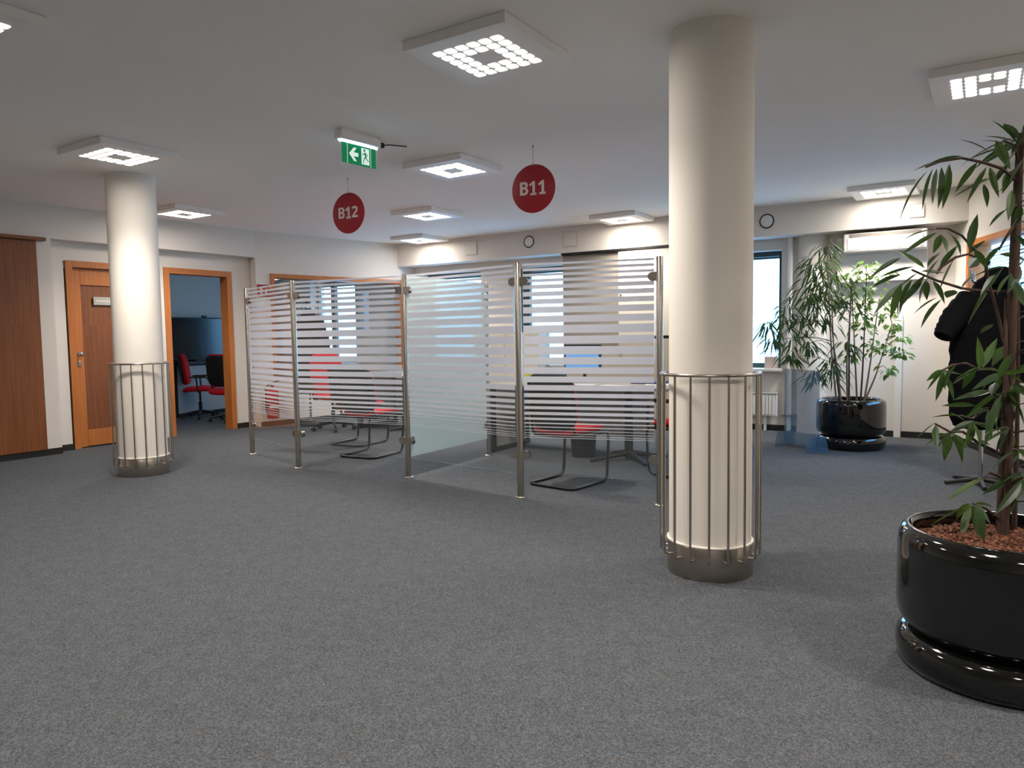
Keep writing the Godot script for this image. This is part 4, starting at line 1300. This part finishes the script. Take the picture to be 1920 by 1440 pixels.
func fittings() -> void:
	var F0 := Vector2(-5.06, 8.02)
	var D := Vector2(0.565, 0.825)
	var W1 := F0 + D * 2.66
	var dB := (Vector2(-1.60, 12.145) - W1).normalized()
	# wooden cupboard at the left edge
	var a0 := along(F0, D, -1.14, 0.0)
	var cp := thing("wooden_cupboard", "tall brown wooden cupboard front with crown board at the left edge", "cupboard", P(a0.x, 0, a0.y), atan2(D.y, D.x))
	for i in 2:
		var dr := MB.new()
		dr.cbox(Vector3(0.255 + i * 0.51, 1.20, 0.018), Vector3(0.507, 2.262, 0.036), 0.002)
		part(cp, "door", dr, M.wood_dark)
	var cr := MB.new()
	cr.cbox(Vector3(0.55, 2.353, 0.04), Vector3(1.10, 0.036, 0.09), 0.003)
	part(cp, "crown_board", cr, M.wood_dark)
	var pl := MB.new()
	pl.box(Vector3(0.51, 0.034, 0.012), Vector3(1.02, 0.068, 0.024))
	part(cp, "plinth", pl, M.skirting)
	# tall cupboard under the bulkhead
	var tc := thing("tall_cupboard", "tall pale cupboard with dark top rail between the window and the near column", "cupboard", UVp(-4.86, 9.45), YU)
	var L := 1.72
	var ca := MB.new()
	ca.box(Vector3(0.012, 1.19, 0.14), Vector3(0.024, 2.38, 0.27))
	ca.box(Vector3(L - 0.012, 1.19, 0.14), Vector3(0.024, 2.38, 0.27))
	ca.box(Vector3(L * 0.5, 0.04, 0.13), Vector3(L - 0.048, 0.08, 0.24))
	ca.box(Vector3(L * 0.5, 1.19, 0.012), Vector3(L - 0.048, 2.2, 0.02))
	part(tc, "carcass", ca, M.grey_and_shaded)
	var rl := MB.new()
	rl.cbox(Vector3(L * 0.5, 2.366, 0.30), Vector3(L, 0.03, 0.05), 0.004)
	part(tc, "top_rail", rl, M.black)
	for i in 2:
		for j in 2:
			var d := MB.new()
			var z := 0.26 if i == 0 else 0.298
			d.cbox(Vector3(0.44 + i * 0.84, 0.635 if j == 0 else 1.779, z), Vector3(0.838, 1.07 if j == 0 else 1.138, 0.02), 0.003)
			var dp := part(tc, "door", d, M.beige if j == 0 else (M.grey_and_shaded if i == 0 else M.cream))  # rail shadow put into darker upper left door, lamplight into paler right one
			if i == 1:
				var kn := MB.new()
				kn.lathe([Vector2(0, 0.025), Vector2(0.014, 0.02), Vector2(0.016, 0.012), Vector2(0.009, 0.0)], 14, Vector3(0.90, 1.77 if j == 1 else 1.0, 0.308), Basis(Vector3.RIGHT, PI / 2))
				part(dp, "knob", kn, M.steel_dark)
	var md := MB.new()
	md.box(Vector3(L * 0.5, 1.19, 0.285), Vector3(L, 0.036, 0.03))
	part(tc, "middle_rail", md, M.black)
	# low cabinet in front of the window
	var lc := thing("low_cabinet", "beige chest-high cabinet under the window behind the striped glass", "cabinet", UVp(-6.35, 9.43), YU)
	var lb := MB.new()
	lb.cbox(Vector3(0.565, 0.645, 0.18), Vector3(1.13, 1.29, 0.34), 0.004)
	part(lc, "body", lb, M.beige)
	for i in 2:
		var dd := MB.new()
		dd.cbox(Vector3(0.285 + i * 0.56, 0.66, 0.357), Vector3(0.553, 1.20, 0.018), 0.003)
		part(lc, "door", dd, M.cream)
	# vents and hatches on the bulkhead
	for q in [[-5.38, 2.585, "black-rimmed round vent on the bulkhead above the satin glass"], [-2.06, 2.566, "black-rimmed round vent on the bulkhead right of the near column"]]:
		var t := thing("round_vent", q[2], "vent", UVp(q[0], 9.13, q[1]), YU, "round bulkhead vents")
		var ring := MB.new()
		var pts := []
		for k in 40: pts.append(Vector3(cos(TAU * k / 40) * 0.08, sin(TAU * k / 40) * 0.08, 0.006))
		ring.tube(pts, 0.007, 8, true)
		part(t, "rim", ring, M.black)
		var dc := MB.new()
		dc.lathe([Vector2(0.078, 0.0), Vector2(0.07, 0.012), Vector2(0.03, 0.02), Vector2(0, 0.021)], 36, Vector3.ZERO, Basis(Vector3.RIGHT, PI / 2))
		part(t, "cover", dc, M.white)
	for q in [[-6.40, 2.575, 0.22, "small square hatch on the bulkhead left of the round vent"], [-4.715, 2.568, 0.21, "small square hatch on the bulkhead right of the round vent, above the tall cupboard"], [-0.48, 2.53, 0.15, "small square hatch on the bulkhead near the right corner"]]:
		var t := thing("access_hatch", q[3], "hatch", UVp(q[0], 9.13, q[1]), YU, "bulkhead hatches")
		var fr := MB.new()
		var s: float = q[2]
		fr.box(Vector3(0, 0, 0.003), Vector3(s, s, 0.006))
		part(t, "frame", fr, M.lightgrey)
		var pn := MB.new()
		pn.cbox(Vector3(0, 0, 0.007), Vector3(s - 0.012, s - 0.012, 0.008), 0.002)
		part(t, "lid", pn, M.wall)
	# air conditioner on its casing
	var ks := MB.new()
	ks.cbox(Vector3(0.44, 2.06, 0.07), Vector3(0.92, 0.52, 0.13), 0.004)
	single("wall_casing", ks, M.wall, "white wall box under the air conditioner in the right corner", "casing", UVp(-1.28, 9.45), YU)
	var ac := thing("air_conditioner", "white split air conditioner under the bulkhead in the right corner", "air conditioner", UVp(-1.22, 9.32), YU)
	var bd := MB.new()
	bd.cbox(Vector3(0.425, 2.235, 0.08), Vector3(0.85, 0.22, 0.15), 0.018)
	part(ac, "body", bd, M.acwhite)
	var fp := MB.new()
	fp.cbox(Vector3(0.425, 2.222, 0.158), Vector3(0.76, 0.135, 0.008), 0.003)
	part(ac, "front_panel", fp, M.acwhite)
	for k in 5:
		var sl := MB.new()
		sl.box(Vector3(0.425, 2.300 + k * 0.008, 0.157), Vector3(0.72, 0.003, 0.006))
		part(ac, "grille_slat", sl, M.grey_and_shaded)
	var fl := MB.new()
	fl.cbox(Vector3(0.425, 2.142, 0.152), Vector3(0.78, 0.018, 0.012), 0.003, Basis(Vector3.RIGHT, 0.5))
	part(ac, "air_flap", fl, M.lightgrey)
	# pillar, heating pipe, radiator, duct
	var pi := MB.new()
	pi.lathe([Vector2(0.17, 0.0), Vector2(0.17, 2.39)], 40, Vector3(0, 0, 0))
	single("wall_pillar", pi, M.wall, "half-round white pillar between the right window and the far planter", "pillar", UVp(-1.59, 9.47), 0.0)
	var hp := thing("heating_pipe", "white vertical heating pipe right of the radiator", "pipe", UVp(-1.835, 9.39), YU)
	var pt := MB.new()
	pt.tube([Vector3(0, 0.0, 0), Vector3(0, 2.383, 0)], 0.028, 16)
	part(hp, "tube", pt, M.white)
	var br := MB.new()
	br.cbox(Vector3(0, 0.2, -0.005), Vector3(0.17, 0.02, 0.07), 0.004)
	part(hp, "bracket", br, M.steel_dark)
	var rd := thing("radiator", "white ribbed panel radiator under the right window", "radiator", UVp(-2.95, 9.43), YU)
	var rb := MB.new()
	rb.cbox(Vector3(0.49, 0.325, 0.05), Vector3(0.98, 0.28, 0.05), 0.006)
	part(rd, "panel", rb, M.white)
	for k in 24:
		var rr := MB.new()
		rr.cbox(Vector3(0.04 + k * 0.0391, 0.325, 0.08), Vector3(0.022, 0.24, 0.014), 0.005)
		part(rd, "rib", rr, M.white)
	var gr := MB.new()
	gr.cbox(Vector3(0.49, 0.472, 0.05), Vector3(0.99, 0.016, 0.075), 0.003)
	part(rd, "top_grille", gr, M.lightgrey)
	for x in [0.15, 0.83]:
		var lg := MB.new()
		lg.box(Vector3(x, 0.095, 0.03), Vector3(0.03, 0.19, 0.03))
		part(rd, "bracket", lg, M.white)
	var sb := MB.new()
	sb.cbox(Vector3(0, 0.075, 0), Vector3(0.15, 0.15, 0.1), 0.003)
	single("small_carton", sb, mat(srgb(196, 178, 170), 0.8), "small pale carton on the sill of the right window", "carton", UVp(-2.06, 9.45, 0.778), YU)
	var du := MB.new()
	du.cbox(Vector3(0, 0.705, 0.022), Vector3(0.072, 1.41, 0.044), 0.003)
	single("cable_duct", du, M.white, "white vertical cable duct on the wall right of the far planter", "duct", UVp(-0.648, 9.45), YU)
	# fire extinguisher and its sign
	var e := along(W1, dB, 0.13, 0.11)
	var ex := thing("fire_extinguisher", "red fire extinguisher hanging on the left wall behind the first glass screen", "fire extinguisher", P(e.x, 0.12, e.y), atan2(dB.y, dB.x))
	var eb := MB.new()
	eb.lathe([Vector2(0, 0.0), Vector2(0.075, 0.0), Vector2(0.085, 0.012), Vector2(0.085, 0.36), Vector2(0.075, 0.40), Vector2(0.045, 0.43), Vector2(0.022, 0.44), Vector2(0.022, 0.465)], 32)
	part(ex, "cylinder", eb, M.red)
	var ev := MB.new()
	ev.cbox(Vector3(0, 0.485, 0), Vector3(0.05, 0.04, 0.05), 0.006)
	ev.cbox(Vector3(0.05, 0.515, 0), Vector3(0.15, 0.014, 0.025), 0.004, Basis(Vector3.BACK, 0.2))
	part(ex, "valve", ev, M.black)
	var eh := MB.new()
	eh.tube(bend([Vector3(-0.02, 0.48, 0.01), Vector3(-0.11, 0.46, 0.02), Vector3(-0.115, 0.12, 0.03), Vector3(-0.10, 0.06, 0.03)], 0.05), 0.010, 8)
	part(ex, "hose", eh, M.black)
	var el := MB.new()
	el.tube([Vector3(0, 0.15, 0.004), Vector3(0, 0.19, 0.004)], 0.083, 24)
	part(ex, "label_band", el, M.paper)
	var eg := MB.new()
	eg.box(Vector3(0, 0.25, -0.095), Vector3(0.03, 0.2, 0.03))
	part(ex, "wall_bracket", eg, M.black)
	var es := along(W1, dB, 0.105, 0.0)
	var fs := thing("fire_sign", "small red and white fire extinguisher sign high on the left wall", "sign", P(es.x, 1.92, es.y), atan2(dB.y, dB.x))
	var sp := MB.new()
	sp.box(Vector3(0, 0, 0.003), Vector3(0.19, 0.17, 0.004))
	part(fs, "plate", sp, M.signred)
	var pc := MB.new()
	pc.prism(PackedVector2Array([Vector2(-0.05, -0.06), Vector2(-0.015, -0.06), Vector2(-0.015, 0.03), Vector2(-0.025, 0.05), Vector2(-0.04, 0.05), Vector2(-0.05, 0.03)]), 0.005, 0.006)
	pc.prism(PackedVector2Array([Vector2(0.02, -0.06), Vector2(0.055, -0.05), Vector2(0.06, -0.01), Vector2(0.045, 0.05), Vector2(0.035, 0.01), Vector2(0.02, -0.02)]), 0.005, 0.006)
	part(fs, "pictogram", pc, M.signwhite)
	# blue acrylic divider beside the far planter
	var A := Vector2(2.963, 7.865)
	var B := Vector2(3.109, 7.316)
	var d2 := B - A
	var at := thing("acrylic_divider", "see-through blue acrylic floor divider left of the far planter", "divider", P(A.x, 0, A.y), atan2(d2.y, d2.x))
	var ap := MB.new()
	ap.cbox(Vector3(d2.length() * 0.5, 0.44, 0), Vector3(d2.length(), 0.80, 0.006), 0.001)
	part(at, "panel", ap, M.acrylic)
	for x in [0.02, d2.length() - 0.02]:
		var f := MB.new()
		f.prism(PackedVector2Array([Vector2(-0.135, 0), Vector2(0.135, 0), Vector2(0.095, 0.165), Vector2(-0.095, 0.165)]), -0.004, 0.004, Transform3D(Basis(Vector3.UP, PI / 2), Vector3(x, 0, 0)))
		part(at, "foot", f, M.acrylic)

func booths() -> void:
	var p1 := Vector2(-2.827, 7.813)
	var p2 := Vector2(-2.067, 6.926)
	var p3 := Vector2(-0.930, 6.374)
	var p4 := Vector2(0.055, 5.521)
	var p5 := Vector2(1.061, 5.198)
	var p6 := Vector2(-0.250, 7.486)
	var an := func(a: Vector2, b: Vector2) -> float: return atan2((b - a).y, (b - a).x)
	screen_post(p1, [an.call(p1, p2)], "leftmost slim steel post of the glass screens, by the open doorway")
	screen_post(p2, [an.call(p2, p1), an.call(p2, p3)], "second steel post of the glass screens from the left")
	screen_post(p3, [an.call(p3, p2), an.call(p3, p4), an.call(p3, p6)], "steel post at the corner where the satin glass screen starts")
	screen_post(p4, [an.call(p4, p3), an.call(p4, p5)], "steel post in the middle of the right booth front, in front of the red chair")
	screen_post(p5, [an.call(p5, p4)], "rightmost steel post of the glass screens, beside the near column")
	screen_post(p6, [an.call(p6, p3)], "steel post standing further back at the rear end of the satin screen")
	glass_screen(p1, p2, true, "leftmost striped glass screen, in front of the fire extinguisher")
	glass_screen(p2, p3, true, "striped glass screen in front of the left booth chairs")
	glass_screen(p3, p4, true, "striped glass screen between the two booths, in front of the satin glass")
	glass_screen(p4, p5, true, "striped glass screen in front of the right booth chair, beside the near column")
	glass_screen(p3, p6, false, "plain satin glass screen running back between the two booths")
	# right booth
	booth_desk(-4.30, -2.30, 6.38, 7.18, Vector2(-2.79, 6.62), "cream topped desk with black star foot in the right booth")
	visitor_chair(P(0.47, 0, 6.04), atan2(-0.64, 0.77), "cantilever chair with red seat and black back in the right booth front", false)
	visitor_chair(P(1.52, 0, 6.30), atan2(0.62, 0.78), "cantilever chair with red seat and armrests half hidden by the near column", true)
	monitor(UVp(-3.45, 6.95, 0.736), YU - 0.15, true, "computer monitor with blue screen on the right booth desk")
	var bin := thing("waste_bin", "dark grey waste bin under the right booth desk", "bin", P(0.72, 0, 7.35))
	var bm := MB.new()
	bm.lathe([Vector2(0, 0.004), Vector2(0.115, 0.004), Vector2(0.118, 0.012), Vector2(0.14, 0.31), Vector2(0.146, 0.315), Vector2(0.14, 0.32), Vector2(0.132, 0.31), Vector2(0.11, 0.02), Vector2(0, 0.02)], 28)
	part(bin, "body", bm, mat(srgb(30, 29, 29), 0.5))
	var pp := MB.new()
	pp.box(Vector3(0, 0.001, 0), Vector3(0.30, 0.002, 0.21))
	for q in [[-3.30, 6.62, 0.1, "white sheet of paper at the left of the right booth desk"], [-2.92, 6.52, -0.2, "white sheet of paper at the front edge of the right booth desk"], [-2.55, 6.85, 0.3, "white sheet of paper at the right of the right booth desk"]]:
		var o := single("paper_sheet", pp, M.paper, q[3], "paper", UVp(q[0], q[1], 0.7355), YU + q[2], "papers on the right booth desk")
	var fo := MB.new()
	fo.cbox(Vector3(0, 0.012, 0), Vector3(0.32, 0.024, 0.24), 0.003)
	single("blue_folder", fo, M.folder, "dark blue folder on the right booth desk", "folder", UVp(-2.72, 7.0, 0.7355), YU)
	var te := thing("desk_telephone", "dark telephone left of the monitor on the right booth desk", "telephone", UVp(-3.85, 6.95, 0.7355), YU)
	var tb := MB.new()
	tb.prism(PackedVector2Array([Vector2(0, 0), Vector2(0.2, 0), Vector2(0.2, 0.07), Vector2(0, 0.025)]), -0.1, 0.1, Transform3D(Basis(Vector3.UP, PI / 2), Vector3.ZERO))
	part(te, "body", tb, M.black)
	var th := MB.new()
	th.cbox(Vector3(-0.06, 0.075, -0.1), Vector3(0.05, 0.04, 0.2), 0.012)
	part(te, "handset", th, M.black)
	var cu := MB.new()
	cu.lathe([Vector2(0, 0.0), Vector2(0.03, 0.0), Vector2(0.036, 0.08), Vector2(0.033, 0.08), Vector2(0.028, 0.006), Vector2(0, 0.006)], 20)
	single("yellow_cup", cu, M.yellow, "small yellow cup on the left end of the right booth desk", "cup", UVp(-4.1, 6.9, 0.7355), 0.0)
	# left booth
	booth_desk(-7.05, -5.78, 7.25, 8.05, Vector2(-6.15, 7.5), "cream topped desk in the left booth behind the chairs")
	visitor_chair(P(-1.50, 0, 7.66), atan2(-0.46, 0.89), "cantilever chair with red seat in front of the left booth desk", false)
	visitor_chair(P(-1.80, 0, 8.50), atan2(-0.46, 0.89), "cantilever chair with red seat further back in the left booth", false)
	office_chair(P(-2.42, 0, 9.75), atan2(-0.6, -0.8), "red backed swivel chair facing the hall beside the brown coat")
	coat_stand(P(-2.89, 0, 10.35), 0.2, false, "coat stand with round black base in the left booth")
	coat_stand(P(3.72, 0, 5.72), 0.5, true, "coat stand with black star foot behind the near plant")

func dim_office() -> void:
	var d := Vector2(0.443, 0.897).normalized()
	var an := atan2(d.y, d.x)
	var c := thing("office_sideboard", "grey sideboard with black edges in the dim office through the doorway", "sideboard", P(-5.365, 0, 11.563), an)
	var b := MB.new()
	b.box(Vector3(0.8, 0.44, -0.19), Vector3(1.54, 0.76, 0.36))
	part(c, "body", b, mat(srgb(170, 172, 172), 0.6))
	var tp := MB.new()
	tp.cbox(Vector3(0.8, 0.865, -0.19), Vector3(1.62, 0.05, 0.40), 0.004)
	part(c, "top", tp, M.black)
	for x in [0.015, 1.585]:
		var s := MB.new()
		s.box(Vector3(x, 0.42, -0.19), Vector3(0.03, 0.84, 0.385))
		part(c, "side_panel", s, M.black)
	var pl := MB.new()
	pl.box(Vector3(0.8, 0.03, -0.19), Vector3(1.54, 0.06, 0.34))
	part(c, "plinth", pl, M.black)
	var t := thing("large_display", "large switched-off dark display with a small camera on the sideboard in the dim office", "display", P(-5.365 + d.x * 0.72 - d.y * 0.19, 0.89, 11.563 + d.y * 0.72 + d.x * 0.19), an)
	var s := MB.new()
	s.cbox(Vector3(0, 0.375, 0), Vector3(1.24, 0.70, 0.05), 0.008)
	part(t, "casing", s, M.black)
	var g := MB.new()
	g.box(Vector3(0, 0.375, 0.026), Vector3(1.20, 0.66, 0.002))
	part(t, "panel", g, M.darkscreen)
	var f := MB.new()
	f.cbox(Vector3(0, 0.014, 0), Vector3(0.5, 0.028, 0.2), 0.006)
	part(t, "foot", f, M.black)
	var cam := MB.new()
	cam.cbox(Vector3(0.05, 0.742, 0), Vector3(0.09, 0.035, 0.04), 0.008)
	part(t, "webcam", cam, M.black)
	office_chair(P(-4.98, 0, 11.55), atan2(-0.95, 0.3), "red swivel chair seen from the side in the dim office")
	office_chair(P(-4.30, 0, 11.0), atan2(-0.15, 0.98), "swivel chair with its black back to the doorway in the dim office")

const LAMP_COLOR := Color(1.0, 0.962, 0.92)
const LAMP_ENERGY := 3.2
const PANEL_ENERGY := 1.15
const BEAM_ANGLE := 70.0

func _ready() -> void:
	# camera: 1.25 m high, pitched 3.9 degrees down, rolled slightly
	var cam := Camera3D.new()
	cam.name = "camera"
	var pit := 0.0678
	var rol := -0.0148
	var up0 := Vector3(0, cos(pit), -sin(pit))
	var right0 := Vector3(1, 0, 0)
	var right := right0 * cos(rol) + up0 * sin(rol)
	var up := up0 * cos(rol) - right0 * sin(rol)
	cam.transform = Transform3D(Basis(right, up, right.cross(up)), Vector3(0, 1.25, 0))
	cam.fov = rad_to_deg(2.0 * atan(720.0 / 1360.8))
	cam.near = 0.05
	cam.far = 200.0
	cam.current = true
	add_child(cam)
	# cold daylight outside the windows
	var env := Environment.new()
	var sky := Sky.new()
	var sm := ProceduralSkyMaterial.new()
	sm.sky_top_color = Color(0.50, 0.77, 1.0)
	sm.sky_horizon_color = Color(0.55, 0.80, 1.0)
	sm.ground_bottom_color = Color(0.42, 0.62, 0.80)
	sm.ground_horizon_color = Color(0.55, 0.80, 1.0)
	sm.sky_energy_multiplier = 2.4
	sm.ground_energy_multiplier = 2.4
	sky.sky_material = sm
	env.background_mode = Environment.BG_SKY
	env.sky = sky
	env.tonemap_mode = Environment.TONE_MAPPER_LINEAR
	env.tonemap_exposure = 1.13
	env.sdfgi_enabled = true
	env.ssao_enabled = true
	env.ssil_enabled = true
	var we := WorldEnvironment.new()
	we.name = "environment"
	we.environment = env
	add_child(we)
	make_materials()
	build_setting()
	# ceiling lamps
	var proto: Node3D = null
	for q in [[-0.100, 3.887, "nearest square ceiling light, top centre, with its louvre cells clearly visible"], [-2.553, 3.369, "square ceiling light cut off by the upper left corner"], [-0.487, 6.480, "square ceiling light between the exit sign and the round sign B11"], [-0.991, 8.908, "square ceiling light below and behind the one beside the exit sign"], [-1.369, 11.15, "farthest square ceiling light, by the bulkhead at the left"], [1.440, 9.43, "square ceiling light by the bulkhead left of the near column"], [3.985, 7.83, "square ceiling light by the bulkhead above the air conditioner"], [2.871, 4.407, "square ceiling light at the upper right edge"], [-3.072, 5.838, "square ceiling light in front of the far column top"], [-3.762, 8.519, "square ceiling light right of the far column top"], [0.35, 1.35, "square ceiling light just in front of and above the viewer"], [-2.15, 0.75, "square ceiling light behind the viewer at the left"], [0.75, -1.15, "square ceiling light straight behind the viewer"], [2.75, 1.75, "square ceiling light behind the viewer at the right"]]:
		var o := ceiling_light(Vector2(q[0], q[1]), q[2], proto)
		if proto == null: proto = o
	column(P(1.027, 0, 3.752), 0.0, "near round white column with steel guard rods, right of centre")
	column(P(-3.469, 0, 6.761), 0.1, "far round white column with steel guard rods at the left")
	booths()
	plants()
	fittings()
	coats()
	dim_office()
	hanging_sign(P(0.193, 2.405, 5.86), "B11", "round red hanging sign reading B11")
	hanging_sign(P(-1.52, 2.418, 6.95), "B12", "round red hanging sign reading B12")
	exit_sign()
